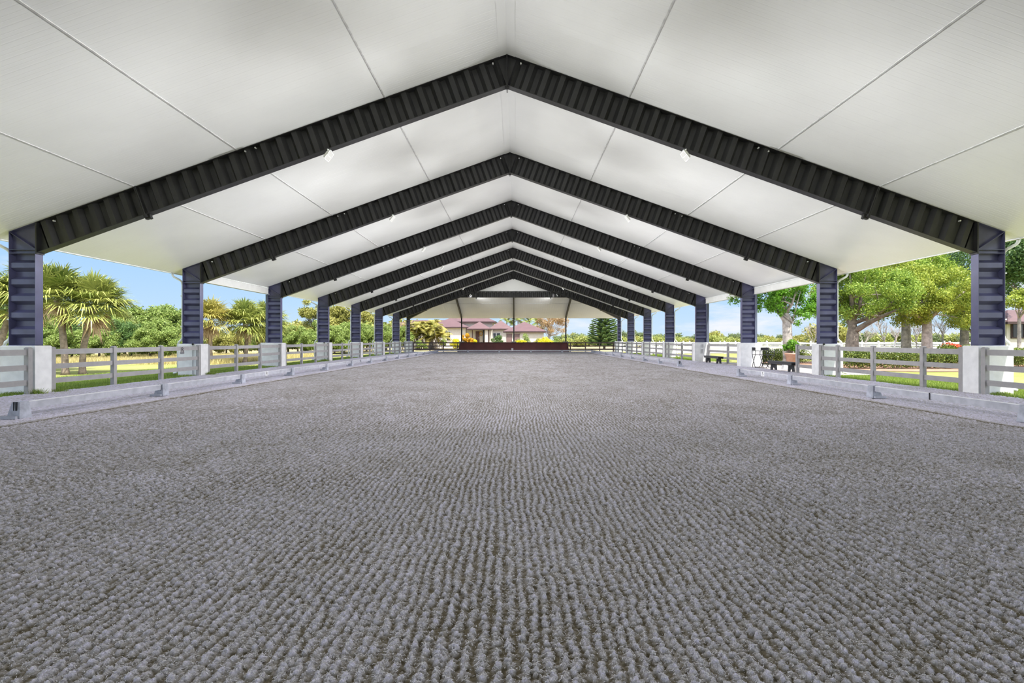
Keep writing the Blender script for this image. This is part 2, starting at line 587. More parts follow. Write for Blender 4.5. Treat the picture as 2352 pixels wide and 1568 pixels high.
# the last frame carries the collar beam
y = FY[6]
ORG[frames[6].name] = (0, y, PT)
m = MB()
zc1, zc0 = zr(xg) + 0.05, PZ(683, FY[6] - FWH)
m.box(-xg - .4, xg + .4, y - FWH, y + FWH, zc1 - .016, zc1)
m.box(-xg - .1, xg + .1, y - FWH, y + FWH, zc0, zc0 + .016)
pts = prof_points(-xg - .3, xg + .3, 0.0, .05)
vs = []
for s, d in pts:
    vs += [(s, y + d, zc0), (s, y + d, zc1)]
m.add(vs, [(2 * i, 2 * i + 1, 2 * i + 3, 2 * i + 2) for i in range(len(pts) - 1)])
cb = m.build('collar_beam', M['steel'], frames[6])
for sgn in (-1, 1):    # gusset filling between collar and rafter
    m = MB()
    xk = 8.6
    m.prism([(sgn * (xg - 2.2), zc1), (sgn * (xg - 0.1), zc0), (sgn * xk, zr(xk) - DT / CT + .05), (sgn * 4.7, zr(4.7) - DT / CT + .05)], y - .1, y - .085)
    m.build('gusset', M['steel'], frames[6])
for x in (-4.62, 4.62):
    m = MB(); m.box(x - .06, x + .06, y - .12, y - .02, zc0 - .14, zc0)
    m.build('bracket', M['bracket'], frames[6])

# ------------------------------------------------------------------ end wall columns with hip rafters
zh = lambda yy: zr(HW + (yy - YE))
for i, x in enumerate((-7.27, 0.02, 7.27)):
    nm = ['left', 'middle', 'right'][i]
    r = empty('hip_column', (x, YE, PT), f'slim black steel column with a sloping hip rafter, {nm} one of three at the far end', 'steel column', 'slim columns of the far end')
    m = MB(); w = .085
    m.box(x - w, x + w, YE - w, YE + w, PT - .02, zh(YE) - .02); m.build('column', M['steel'], r)
    m = MB()
    D = 0.30
    a, b = FY[6] + .25, YE + .1
    for (q0, q1, ww) in ((0, .02, .09), (D - .02, D, .09), (0.01, D - .01, .008)):
        m.hexa([(x - ww, a, zh(a) - q1), (x + ww, a, zh(a) - q1), (x + ww, b, zh(b) - q1), (x - ww, b, zh(b) - q1)],
               [(x - ww, a, zh(a) - q0), (x + ww, a, zh(a) - q0), (x + ww, b, zh(b) - q0), (x - ww, b, zh(b) - q0)])
    m.build('hip_rafter', M['steel'], r)
for sgn in (-1, 1):
    nm = 'left' if sgn < 0 else 'right'
    x = sgn * (HW - .2)
    r = empty('corner_column', (x, YE, PT), f'black steel corner column with a diagonal rafter at the far {nm} corner', 'steel column', 'corner columns of the far end')
    steel_column(r, sgn, YE, PT, HW, HW - .45, .12, False)
    m = MB()
    A = Vector((sgn * xg, FY[6] + .2, zr(xg) - .02)); B = Vector((sgn * (HW - .15), YE - .15, zr(HW) - .02))
    dz = Vector((0, 0, -0.20))
    m.bar(A, B, .2, .03); m.bar(A + dz * 2, B + dz * 2, .2, .03); m.bar(A + dz, B + dz, .012, .4)
    m.build('hip_rafter', M['steel'], r)

# ------------------------------------------------------------------ stucco pedestals
def bevel_box(m, x0, x1, y0, y1, z0, z1, b=0.02):
    x0, x1 = min(x0, x1), max(x0, x1)
    m.box(x0, x1, y0, y1, z0, z1 - b)
    m.hexa([(x0, y0, z1 - b), (x1, y0, z1 - b), (x1, y1, z1 - b), (x0, y1, z1 - b)],
           [(x0 + b, y0 + b, z1), (x1 - b, y0 + b, z1), (x1 - b, y1 - b, z1), (x0 + b, y1 - b, z1)])


peds = []
for k in range(7):
    for sgn in (-1, 1):
        side = 'left' if sgn < 0 else 'right'
        y = FY[k]
        ex = {(2, -1): ', doubled for a slim extra post', (2, 1): ', doubled, beside the black chairs', (3, 1): ' with two square niches', (1, -1): ' behind the letter R', (6, 1): ' by the far corner'}.get((k, sgn), '')
        r = empty('pedestal', (sgn * 14.5, y, -.1), f'{ORD[k]} white stucco pedestal of the {side} row{ex}', 'pedestal', 'stucco pedestals under the steel columns')
        m = MB()
        if k == 3 and sgn == 1:
            # niche face: build the front from strips around two square recesses
            x0, x1, y0, y1 = 13.98, 15.02, y - .28, y + .24
            bevel_box(m, x0, x1, y0 + .12, y1, -.1, PT)
            nx0, nx1 = 14.42, 14.64
            m.box(x0, nx0, y0, y0 + .12, -.1, PT - .02); m.box(nx1, x1, y0, y0 + .12, -.1, PT - .02)
            for (a, b) in ((-.1, .62), (.88, 1.0), (1.26, PT - .02)):
                m.box(nx0, nx1, y0, y0 + .12, a, b)
        else:
            bevel_box(m, sgn * 13.98, sgn * 15.02, y - .28, y + .24, -.1, PT)
        b = m.build('base', M['stucco'], r)
        if k == 2:
            m = MB(); bevel_box(m, sgn * 14.72, sgn * 15.55, y + .25, y + .75, -.1, PT)
            m.build('base_extension', M['stucco'], r)
        peds.append(r)
for q in (0, 1):
    move_copy(peds[q], (peds[q].location.x, Y0 - BAY - .4, -.1), 'white stucco pedestal under the added frame above the camera, ' + ('left' if q == 0 else 'right') + ' outside the view')
for sgn in (-1, 1):
    nm = 'left' if sgn < 0 else 'right'
    m = MB(); bevel_box(m, sgn * (HW - .75), sgn * (HW + .2), YE - .28, YE + .24, -.1, PT)
    tag(m.build('pedestal', M['stucco']), f'white stucco pedestal under the far {nm} corner column', 'pedestal', 'stucco pedestals under the far end')
for i, x in enumerate((-7.27, .02, 7.27)):
    nm = ['left', 'middle', 'right'][i]
    m = MB(); bevel_box(m, x - .35, x + .35, YE - .2, YE + .3, -.1, PT)
    tag(m.build('pedestal', paint('shaded_stucco', (.20, .20, .19), .8) if i == 0 else bpy.data.materials['shaded_stucco']), f'shade-grey pedestal behind the maroon board under the {nm} slim column', 'pedestal', 'shade-grey pedestals behind the maroon board')  # stucco darkened: far-end shade is painted into its colour

# slim extra posts beside the third frame
for sgn in (-1, 1):
    nm = 'left' if sgn < 0 else 'right'
    m = MB(); y = FY[2] + .48
    m.box(sgn * 15.15, sgn * 15.31, y - .08, y + .08, PT - .01, 4.42)
    m.box(sgn * 15.10, sgn * 15.36, y - .13, y + .13, PT - .01, PT + .012)
    tag(m.build('steel_post', M['post_steel']), f'slim square steel post just outside the third {nm} column', 'post', 'slim steel posts beside the third frame')
# extra post beside the fourth right column
m = MB(); y = FY[3] + .42
m.box(15.15, 15.31, y - .08, y + .08, 0, 4.42)
tag(m.build('steel_post', M['post_steel']), 'slim square steel post just outside the fourth right column', 'post', 'slim steel posts beside the third frame')

# eave headers
for (k, sgn, lab) in ((1, -1, 'white eave header board between the second and third columns on the left'),
                      (1, 1, 'white eave header board between the second and third columns on the right'),
                      (2, 1, 'white eave header board between the third and fourth columns on the right')):
    y0, y1 = FY[k] + .13, FY[k + 1] - .13
    r = empty('eave_header', (sgn * 14.9, (y0 + y1) / 2, 4.4), lab, 'fascia board', 'white eave header boards')
    m = MB()
    m.box(sgn * 14.87, sgn * 14.95, y0, y1, 4.40, 4.76); m.box(sgn * 14.80, sgn * 15.02, y0, y1, 4.38, 4.40)
    m.build('board', M['fascia'], r)
    m = MB()
    m.box(sgn * 14.83, sgn * 14.99, y0, y1, 4.755, 4.79); m.build('top_angle', M['pipe'], r)

# gutters and downpipes
for sgn in (-1, 1):
    nm = 'left' if sgn < 0 else 'right'
    m = MB()
    x0 = EV + .005
    zt = zr(EV)
    m.prism([(sgn * x0, zt + .10), (sgn * x0, zt - .03), (sgn * (x0 + .09), zt - .03), (sgn * (x0 + .13), zt + .08), (sgn * (x0 + .11), zt + .08), (sgn * (x0 + .08), zt - .01), (sgn * (x0 + .02), zt - .01), (sgn * (x0 + .02), zt + .10)], YB, ye)
    tag(m.build('gutter', M['pipe']), f'white eave gutter running along the {nm} edge of the roof', 'gutter', 'eave gutters')

def downpipe(sgn):
    r = empty('downpipe', (sgn * 15.05, 0, 0), 'x', 'downpipe', 'white downpipes behind the columns')
    m = MB(); rr = .045
    p = [(15.50, 4.62), (15.50, 4.56), (15.44, 4.48), (15.16, 4.33), (15.06, 4.24), (15.04, 4.10), (15.04, 1.72), (15.08, 1.60), (15.20, 1.50), (15.25, 1.40), (15.25, 0.20), (15.29, .10), (15.45, .06)]
    m.tube([(sgn * a, .05, z) for a, z in p], rr, 10)
    m.build('pipe', M['pipe'], r, True)
    for z in (3.6, 2.2):
        m = MB(); m.box(sgn * 14.94, sgn * 15.10, -.005, .105, z - .02, z + .02); m.build('clip', M['pipe'], r)
    return r


dl = {-1: downpipe(-1), 1: downpipe(1)}
first = {-1: True, 1: True}
for k in range(7):
    for sgn in (-1, 1):
        nm = 'left' if sgn < 0 else 'right'
        if (k == 2) or (k == 3 and sgn == 1): continue
        lab = f'white downpipe on the outside of the {NTH[k]} {nm} column from the camera'
        if first[sgn]:
            dl[sgn].location.y = FY[k]; dl[sgn]['label'] = lab; first[sgn] = False
        else:
            move_copy(dl[sgn], (sgn * 15.05, FY[k], 0), lab)
for sgn in (-1, 1):
    move_copy(dl[sgn], (sgn * 15.05, YE, 0), 'white downpipe on the far ' + ('left' if sgn < 0 else 'right') + ' corner column')

# ------------------------------------------------------------------ floodlights under the rafters
XL = 5.36
ZB = zr(XL) - DT / CT


def floodlight(sgn):
    r = empty('floodlight', (sgn * XL, 0, ZB), 'x', 'floodlight', 'white floodlights under the rafters')
    i = -sgn                        # inward direction
    m = MB()                        # yoke
    m.box(sgn * XL - .05, sgn * XL + .05, -.06, .06, ZB - .015, ZB)
    for yy in (-.15, .15):
        m.bar((sgn * XL, yy, ZB - .02), (sgn * XL + i * .02, yy, ZB - .17), .03, .012)
    m.bar((sgn * XL, -.155, ZB - .02), (sgn * XL, .155, ZB - .02), .03, .014)
    m.build('yoke', M['lamp'], r)
    nrm = Vector((i * .80, 0, -.60)).normalized()
    u = Vector((0, 1, 0)); v = nrm.cross(u).normalized()
    c = Vector((sgn * XL - i * .02, 0, ZB - .17))
    m = MB()

    def slab(m, c, hu, hv, t0, t1, taper=1.0):
        q = [(-1, -1), (1, -1), (1, 1), (-1, 1)]
        lo = [c + u * a * hu * taper + v * b * hv * taper + nrm * t0 for a, b in q]
        hi = [c + u * a * hu + v * b * hv + nrm * t1 for a, b in q]
        m.add(lo + hi, [(0, 3, 2, 1), (4, 5, 6, 7), (0, 1, 5, 4), (1, 2, 6, 5), (2, 3, 7, 6), (3, 0, 4, 7)])
    slab(m, c, .165, .14, -.06, 0, .85)
    slab(m, c, .17, .145, 0, .014)
    for q in (-.06, -.03, 0, .03, .06):
        slab(m, c + v * q, .11, .005, -.09, -.05)
    h = m.build('housing', M['lamp'], r)
    for q in (-.07, .07):
        m = MB(); slab(m, c + v * q, .145, .06, .014, .018); m.build('lens', M['lens'], h)
    for nm_, e, tilt, az, size in (('wide_fill', LP[0], -12.3, 30, 115), ('wide_fill', LP[0], -12.3, -30, 115), ('beam_fill', LP[1], -2.4, 10, 37), ('beam_fill', LP[1], -2.4, -10, 37),
                                   ('eave_fill', LP[3], -5.5, 12, 29), ('eave_fill', LP[3], -5.5, -12, 29), ('floor_fill', LP[2], -19.6, 10, 27.6), ('floor_fill', LP[2], -19.6, -10, 27.6), ('floor_fill', LP[4], -89.5, 0, 148)):
        blend, dx, dz = 1.0, .09, -.235  # fill spots added in each floodlight to brighten ceiling and floor
        L = bpy.data.lights.new(nm_, 'SPOT')
        L.energy = e; L.spot_size = math.radians(size); L.spot_blend = blend; L.shadow_soft_size = .08
        L.color = (.975, .98, 1.0) if nm_ != 'floor_fill' else (.97, .945, 1.0)
        o = bpy.data.objects.new(nm_, L); col.objects.link(o)
        t_, a_ = math.radians(tilt), math.radians(az)
        d = Vector((i * math.cos(t_) * math.cos(a_), math.cos(t_) * math.sin(a_), math.sin(t_)))
        o.rotation_euler = d.to_track_quat('-Z', 'Y').to_euler()
        o.location = Vector((i * dx, 0, dz))
        o.parent = r
    return r


LP = (930.0, 3250.0, 2500.0, 4100.0, 620.0)     # powers of the added fill spots: wide, beam, floor, eave, down
mm, nt, out = nmat('lamp_lens')
em = nt.nodes.new('ShaderNodeEmission'); em.inputs['Color'].default_value = (1, .99, .95, 1); em.inputs['Strength'].default_value = 0.9
nt.links.new(em.outputs['Emission'], out.inputs['Surface'])
M['lens'] = mm
for sgn in (-1, 1):
    nm = 'left' if sgn < 0 else 'right'
    fl = floodlight(sgn)
    fl.location.y = FY[0]
    fl['label'] = f'white floodlight under the {nm} rafter of the nearest steel frame'
    for k in range(1, 7):
        o = move_copy(fl, (sgn * XL, FY[k], ZB), f'white floodlight under the {nm} rafter of the {NTH[k]} steel frame from the camera')
        if k == 6:      # of the last pair's forward fill spots only the wide ones stay
            for ch in list(o.children):
                if ch.type == 'LIGHT' and (ch.matrix_basis.to_3x3() @ Vector((0, 0, -1))).y > 0.02:
                    if ch.name.startswith('wide'):
                        ch.data = ch.data.copy(); ch.data.energy *= 1.0
                    else: bpy.data.objects.remove(ch)

    o = move_copy(fl, (sgn * XL, Y0 - BAY - .4, ZB), f'white floodlight under the {nm} rafter of the frame above the camera, added unseen to light the near ceiling')
    for ch in list(o.children):  # unseen pair added for the near ceiling keeps wide and eave fill
        if ch.type == 'LIGHT' and not ch.name.startswith(('wide_fill', 'eave_fill')): bpy.data.objects.remove(ch)

# ------------------------------------------------------------------ fences
RZ = [(1.13, 1.30), (0.69, 0.845), (0.245, 0.405)]


def fence_y(x, ys, y0, y1, label, mat, group, ends=True):
    r = empty('rail_fence', (x, (y0 + y1) / 2, 0), label, 'fence', group)
    for yy in ys:
        m = MB()
        m.box(x - .065, x + .065, yy - .065, yy + .065, -.05, 1.335)
        m.hexa([(x - .075, yy - .075, 1.335), (x + .075, yy - .075, 1.335), (x + .075, yy + .075, 1.335), (x - .075, yy + .075, 1.335)],
               [(x - .04, yy - .04, 1.37), (x + .04, yy - .04, 1.37), (x + .04, yy + .04, 1.37), (x - .04, yy + .04, 1.37)])
        m.build('post', mat, r)
    for (a, b) in RZ:
        m = MB()
        m.box(x - .022, x + .022, y0, y1, a, b)
        m.build('rail', mat, r)
    return r


def fence_x(y, xs, x0, x1, label, mat, group, rz=RZ, top=1.335, w=.065):
    r = empty('rail_fence', ((x0 + x1) / 2, y, 0), label, 'fence', group)
    for xx in xs:
        m = MB(); m.box(xx - w, xx + w, y - w, y + w, -.05, top); m.build('post', mat, r)
    for (a, b) in rz:
        m = MB(); m.box(x0, x1, y - .022, y + .022, a, b); m.build('rail', mat, r)
    return r


XF = 14.05
G = 'grey three-rail fences between the pedestals'
fence_y(-XF, [7.4, 9.7, 12.0, 14.32], 7.3, 14.385, 'grey three-rail fence cut by the left edge of the photo, before the nearest left pedestal', M['fence'], G)
fence_y(XF, [7.4, 9.7, 12.0, 14.32], 7.3, 14.385, 'grey three-rail fence cut by the right edge of the photo, before the nearest right pedestal', M['fence'], G)
BW = ['first', 'second', 'third', 'fourth', 'fifth', 'sixth', 'seventh']
for k in range(7):
    y0, y1 = FY[k] + .245, (FY[k + 1] if k < 6 else YE) - .285
    n = 3
    ys = [y0 + .07 + (y1 - y0 - .14) * i / n for i in range(n + 1)]
    fence_y(-XF, ys, y0, y1, f'grey three-rail fence between the {BW[k]} left pedestal and the next one' if k < 6 else 'grey three-rail fence between the last left pedestal and the far corner', M['fence'], G)
fence_y(XF, [15.05, 16.5, 18.8, 20.85, 22.0], FY[0] + .245, FY[1] - .285, 'grey three-rail fence between the nearest and second right pedestals, before the hedge', M['fence'], G)
fence_y(XF, [23.85], FY[1] + .245, 23.9, 'short grey three-rail fence stub beside the terracotta pot', M['fence'], G)
fence_y(15.02, [FY[3] - .40, FY[3] - 3.7], FY[2] + .8, FY[3] - .29, 'grey three-rail fence behind the far bench on the right', M['fence'], G)
for k in range(3, 7):
    y0, y1 = FY[k] + .245, (FY[k + 1] if k < 6 else YE) - .285
    ys = [y0 + .07 + (y1 - y0 - .14) * i / 3 for i in range(4)]
    if k == 3: ys = [y0 + .07, y0 + 2.6, y1 - 1.0, y1 - .07]
    fence_y(XF, ys, y0, y1, f'grey three-rail fence between the {BW[k]} right pedestal and the next one' if k < 6 else 'grey three-rail fence between the last right pedestal and the far corner', M['fence'], G)
GE = 'brown three-rail fences across the far end'
fence_x(YE + .0, [-14.0, -11.7, -9.8, -7.8], -14.1, -7.6, 'brown three-rail fence across the far end, left of the maroon board', M['fence_brown'], GE)
fence_x(YE + .0, [7.9, 10.0, 12.0, 13.9], 7.6, 14.1, 'brown three-rail fence across the far end, right of the maroon board', M['fence_brown'], GE)
fence_x(YE + 1.2, [-7.0, -4.6, -2.2, -1.2], -7.1, -1.2, 'brown fence top showing above the left half of the maroon board', M['fence_brown'], GE)
fence_x(YE + 1.2, [1.4, 3.2, 5.2, 7.0], 1.4, 7.1, 'brown fence top showing above the right half of the maroon board', M['fence_brown'], GE)

# maroon board leaning back at the far end
r = empty('leaning_board', (0, 67.2, 0), 'long maroon board leaning back at the far end of the arena', 'board')
m = MB()
yb, yt = 66.6, 67.55
zb_, zt_ = 0.02, 1.22
xl0, xr0, xl1, xr1 = PX(1053, yb), PX(1306.5, yb), PX(1058, yt), PX(1303, yt)
m.hexa([(xl0, yb, zb_), (xr0, yb, zb_), (xr0, yb + .08, zb_), (xl0, yb + .08, zb_)], [(xl1, yt, zt_), (xr1, yt, zt_), (xr1, yt + .08, zt_), (xl1, yt + .08, zt_)])
m.build('panel', M['mirrorwall'], r)
m = MB()
m.bar((xl1 - .02, yt, zt_ + .03), (xr1 + .02, yt, zt_ + .03), .14, .07)
m.build('top_rail', M['eave'], r)
for x0, x1 in ((xl0, xl1), (xr0, xr1)):
    m = MB(); m.bar((x0, yb, zb_), (x1, yt, zt_), .09, .12); m.build('side_rail', M['eave'], r)

# ------------------------------------------------------------------ arena rails and blocks
XRL, XRR, YA = -9.66, 9.97, 62.3


def block(axis, out):
    """block at the origin; inner face at 0, body reaching 'out' direction; axis = 'y' or 'x' is the run of the rail"""
    r = empty('rail_block', (0, 0, 0), 'x', 'rail block', 'tapered blocks carrying the arena rails')
    L0, L1, H = .26, .19, .33

    def T(a, b, z):     # a along rail, b outward
        return (out * b, a, z) if axis == 'y' else (a, out * b, z)
    lo = [T(0, 0, 0), T(L0, 0, 0), T(L0, .27, 0), T(0, .27, 0)]
    hi = [T(.02, .015, H), T(.02 + L1, .015, H), T(.02 + L1, .17, H), T(.02, .17, H)]
    m = MB()
    if (axis == 'y') == (out > 0):
        lo = [lo[0], lo[3], lo[2], lo[1]]; hi = [hi[0], hi[3], hi[2], hi[1]]
    m.hexa(lo, hi)
    b = m.build('body', M['block'], r)
    for q, w, h0 in ((.055, .03, .16), (.115, .012, .16)):
        m = MB()
        A, B = T(-.001, q, h0), T(.03, q + w, H + .004)
        m.box(A[0], B[0], A[1], B[1], A[2], B[2])
        m.build('slot', M['dark'], b)
    m = MB()
    A = T(.0, .03, .0); B = T(-.05, .33, .055)
    m.box(A[0], B[0], A[1], B[1], 0, .055)
    m.build('foot', M['rail'], r)
    return r


def board(axis, x, y, L, label, grp='white boards of the low arena rail', mark=None):
    r = empty('rail_board', (x, y, 0.18), label, 'rail board', grp)
    m = MB()
    if axis == 'y':
        m.box(x, x + .045, y, y + L, .175, .315)
        c = m.build('board', M['rail'], r)
        m = MB(); m.box(x - .004, x + .049, y, y + L, .315, .325); m.build('top_edge', M['plate'], r)
    else:
        m.box(x, x + L, y, y + .045, .175, .315)
        c = m.build('board', M['rail'], r)
        m = MB(); m.box(x, x + L, y - .004, y + .049, .315, .325); m.build('top_edge', M['plate'], r)
    return r


bl = block('y', -1); br = block('y', 1); ba = block('x', 1)
bl['label'] = 'nearest tapered block on the left arena rail'
bl.location = (XRL, 9.75, 0)
GB = 'tapered blocks carrying the arena rails'
for k in range(1, 13):
    move_copy(bl, (XRL, 9.75 + 3.965 * k, 0), f'{NTH[k]} tapered block from the camera on the left arena rail', GB)
for k in range(12):
    y = 9.80 + 3.965 * k
    board('y', XRL - .10, y + .02, 3.93, f'{NTH[k]} white rail board from the camera on the left arena rail')
board('y', XRL - .10, 9.82 + 3.965 * 12, YA - (9.82 + 3.965 * 12), 'last white rail board on the left arena rail, running to the far corner')
yr = [9.2, 13.25, 17.2, 21.2]
br.location = (XRR, yr[0], 0)
br['label'] = 'nearest tapered block on the right arena rail, at the photo edge'
for k in range(1, 4):
    move_copy(br, (XRR, yr[k], 0), ['', 'second tapered block from the camera on the right arena rail', 'third tapered block from the camera on the right arena rail', 'tapered block ending the near right rail, before the gap'][k], GB)
rb = []
for k in range(3):
    rb.append(board('y', XRR + .055, yr[k] + .03, yr[k + 1] - yr[k] - .02, ['nearest white rail board on the right arena rail, with a dark strap', 'second white rail board on the right arena rail', 'white rail board with the letter S on the right arena rail'][k]))
yr2 = [29.1 + 3.97 * k for k in range(9)]
for k in range(9):
    move_copy(br, (XRR, yr2[k], 0), 'tapered block starting the far right rail, just past the gap' if k == 0 else f'{NTH[k]} tapered block past the first one on the far right rail', GB)
for k in range(8):
    board('y', XRR + .055, yr2[k] + .03, 3.95, f'{NTH[k]} white rail board beyond the gap on the right arena rail')
xa = [-9.9, -5.95, -1.95, 2.1, 6.1, 9.95]
NA = ['left corner', 'second from left', 'third from left', 'fourth from left', 'fifth from left', 'right corner']
ba.location = (xa[0], YA, 0); ba['label'] = 'tapered block at the far left corner of the arena rail'
for k in range(1, 6):
    move_copy(ba, (xa[k], YA, 0), 'tapered block at the far right corner of the arena rail' if k == 5 else f'tapered block {NA[k]} on the far end rail', GB)
for k in range(5):
    board('x', xa[k] + .03, YA + .06, xa[k + 1] - xa[k] - .02, f'{NTH[k]} white rail board from the left across the far end')
# strap on the nearest right board
m = MB(); m.box(XRR + .05, XRR + .105, 11.48, 11.52, .168, .33); m.build('strap', M['dark'], rb[0])


def text_mesh(body, size, name, mat, parent, org, mtx, ex=.003):
    cu = bpy.data.curves.new(name, 'FONT'); cu.body = body; cu.size = size; cu.extrude = ex; cu.align_x = 'CENTER'; cu.align_y = 'CENTER'
    t = bpy.data.objects.new(name, cu); col.objects.link(t)
    dg = bpy.context.evaluated_depsgraph_get()
    me = bpy.data.meshes.new_from_object(t.evaluated_get(dg))
    bpy.data.objects.remove(t)
    me.transform(mtx)
    me.transform(Matrix.Translation(-Vector(org)))
    me.materials.clear(); me.materials.append(mat)
    o = bpy.data.objects.new(name, me); col.objects.link(o)
    if parent: o.parent = parent
    return o


def face_mtx(pos, normal):
    n = Vector(normal).normalized(); up = Vector((0, 0, 1)); x = up.cross(n).normalized()
    mt = Matrix((x, up, n)).transposed().to_4x4()
    mt.translation = Vector(pos)
    return mt


def letter(parent, org, ch, pos, normal, size, plate=None):
    n = Vector(normal)
    if plate:
        w, h = plate
        m = MB(); x = Vector((0, 0, 1)).cross(n).normalized()
        a = Vector(pos) - x * w / 2 - Vector((0, 0, h / 2)) - n * .001; b = Vector(pos) + x * w / 2 + Vector((0, 0, h / 2)) + n * .004
        m.box(a.x, b.x, a.y, b.y, a.z, b.z)
        m.build('letter_plate', M['plate'], parent)
    text_mesh(ch, size, 'letter_mark', M['letter'], parent, org, face_mtx(Vector(pos) + n * .006, n))


def find_label(s):
    for o in bpy.data.objects:
        if o.get('label') == s: return o


b3 = find_label('third white rail board from the camera on the left arena rail'); b3['label'] = 'third white rail board on the left arena rail, with a letter plate'
letter(b3, ORG[b3.name], 'R', (XRL - .10 + .046, 19.55, .245), (1, 0, 0), .17, (.20, .17))
b6 = find_label('sixth white rail board from the camera on the left arena rail'); b6['label'] = 'sixth white rail board on the left arena rail, with a letter like A'
letter(b6, ORG[b6.name], 'A', (XRL - .10 + .046, 31.4, .245), (1, 0, 0), .26)
letter(rb[2], ORG[rb[2].name], 'S', (XRR + .055 - .001, 19.25, .245), (-1, 0, 0), .19, (.22, .19))
# letter R on the fence by the second left pedestal
r = empty('letter_sign', (-14.0, 20.9, 1.1), 'black letter R sign hung on the top fence rail at left', 'letter sign')
letter(r, (-14.0, 20.9, 1.1), 'R', (-14.02, 20.9, 1.165), (1, 0, 0), .27)
m = MB(); m.box(-14.028, -14.018, 20.78, 21.02, .99, 1.06); m.build('lower_plate', paint('grey_sign_strip', (.12, .12, .13), .5), r)
m = MB(); m.box(-14.028, -14.022, 20.78, 21.02, 1.03, 1.30); m.build('letter_plate', M['fence'], r)
# small A marker in the middle of the far rail
r = empty('letter_sign', (-.15, YA, 0.3), 'small white letter marker on the middle of the far end rail', 'letter sign')
letter(r, (-.15, YA, 0.3), 'A', (-.15, YA + .05, .44), (0, -1, 0), .2, (.24, .22))
m = MB(); m.box(-.17, -.13, YA + .055, YA + .075, .2, .40); m.build('stem', M['plate'], r)

# black knobbed rods at some pedestals
for (sgn, k, lab, dx) in ((-1, 1, 'thin black rod with round knobs on the second left pedestal', .35), (1, 1, 'thin black rod with a round knob on the second right pedestal', .22), (-1, 3, 'thin black rod with a knob on the fourth left pedestal', .40)):
    x = sgn * (13.98 + dx); y = FY[k] - .31
    r = empty('knob_rod', (x, y, 0), lab, 'rod', 'knobbed rods on the pedestals')
    m = MB(); m.tube([(x, y, .02), (x, y, 1.40)], .009, 6); m.build('rod', M['bracket'], r)
    m = MB(); m.ball((x, y, 1.40), .05); m.build('knob', M['bracket'], r, True)
    if sgn < 0:
        m = MB(); m.ball((x, y, 1.16), .04); m.build('knob', M['bracket'], r, True)


# ------------------------------------------------------------------ furniture on the right
def bench(x, y0, y1, label):
    r = empty('bench', (x, (y0 + y1) / 2, 0), label, 'bench', 'dark benches on the right')
    m = MB()
    m.box(x - .19, x + .19, y0, y1, .43, .48)
    m.box(x - .175, x - .15, y0 + .04, y1 - .04, .33, .43); m.box(x + .15, x + .175, y0 + .04, y1 - .04, .33, .43)
    m.build('seat', M['benchwood'], r)
    for yy in (y0 + .35, y1 - .35):
        m = MB()
        pl = [(x - .17, 0), (x - .06, 0), (x - .03, .12), (x, .16), (x + .03, .12), (x + .06, 0), (x + .17, 0), (x + .14, .43), (x - .14, .43)]
        m.prism(pl, yy - .03, yy + .03); m.build('leg', M['benchwood'], r)
    return r


bench(14.0, 23.95, 26.3, 'dark grey bench in front of the terracotta pot')
bench(13.95, 32.5, 35.0, 'dark grey bench before the pedestal with two niches')


def director_chair(x, y, rz, label):
    r = empty('director_chair', (0, 0, 0), label, 'chair', 'tall black folding chairs')
    W, D, SH = .27, .21, .74
    for yy in (-D, D):
        for a in (-1, 1):
            m = MB(); m.bar((a * W, yy, 0.0), (-a * W, yy, SH), .028, .028); m.build('leg', M['chair'], r)
    m = MB()
    for a in (-1, 1): m.bar((a * W, -D, .02), (a * W, D, .02), .03, .025)
    m.bar((-.12, -D, .22), (.12, -D, .22), .02, .025)
    m.build('foot_rail', M['chair'], r)
    m = MB(); m.box(-W, W, -D, D, SH - .01, SH + .012); m.build('seat', M['canvas'], r)
    for a in (-1, 1):
        m = MB()
        m.bar((a * W, -D, SH), (a * W, -D, SH + .20), .025, .025); m.bar((a * W, D, SH), (a * W, D, SH + .42), .025, .025)
        m.box(a * W - .035, a * W + .035, -D - .03, D + .02, SH + .20, SH + .222)
        m.build('armrest', M['chair'], r)
    m = MB(); m.box(-W - .01, W + .01, D - .01, D + .012, SH + .24, SH + .42); m.build('backrest', M['canvas'], r)
    r.location = (x, y, 0); r.rotation_euler = (0, 0, rz)
    return r


director_chair(PX(1742, 28.0) + .05, 28.2, PI / 2 - .15, 'tall black folding chair turned sideways, nearest the doubled pedestal')
director_chair(PX(1763, 27.9), 27.9, .25, 'tall black folding chair facing the arena, beside the bench')
# white spare base behind the bench
m = MB()
x, y = PX(1793, 26.2) + .35, 26.4
m.hexa([(x - .16, y - .13, 0), (x + .16, y - .13, 0), (x + .16, y + .13, 0), (x - .16, y + .13, 0)], [(x - .09, y - .09, .3), (x + .03, y - .09, .3), (x + .03, y + .09, .3), (x - .09, y + .09, .3)])
tag(m.build('white_block', M['plate']), 'small white wedge-shaped block on the ground behind the near bench', 'block')

# ------------------------------------------------------------------ arena footing (harrowed fibre sand)
def hash2(ix, iy, s):
    n = (ix.astype(np.int64) * 374761393 + iy.astype(np.int64) * 668265263 + s * 974634653) & 0x7fffffff
    n = ((n ^ (n >> 13)) * 1274126177) & 0x7fffffff
    return ((n ^ (n >> 16)) & 0xffff) / 65535.0


def vnoise(x, y, s):
    ix = np.floor(x); iy = np.floor(y)
    fx = x - ix; fy = y - iy
    fx = fx * fx * (3 - 2 * fx); fy = fy * fy * (3 - 2 * fy)
    a = hash2(ix, iy, s); b = hash2(ix + 1, iy, s); c = hash2(ix, iy + 1, s); d = hash2(ix + 1, iy + 1, s)
    return (a * (1 - fx) + b * fx) * (1 - fy) + (c * (1 - fx) + d * fx) * fy


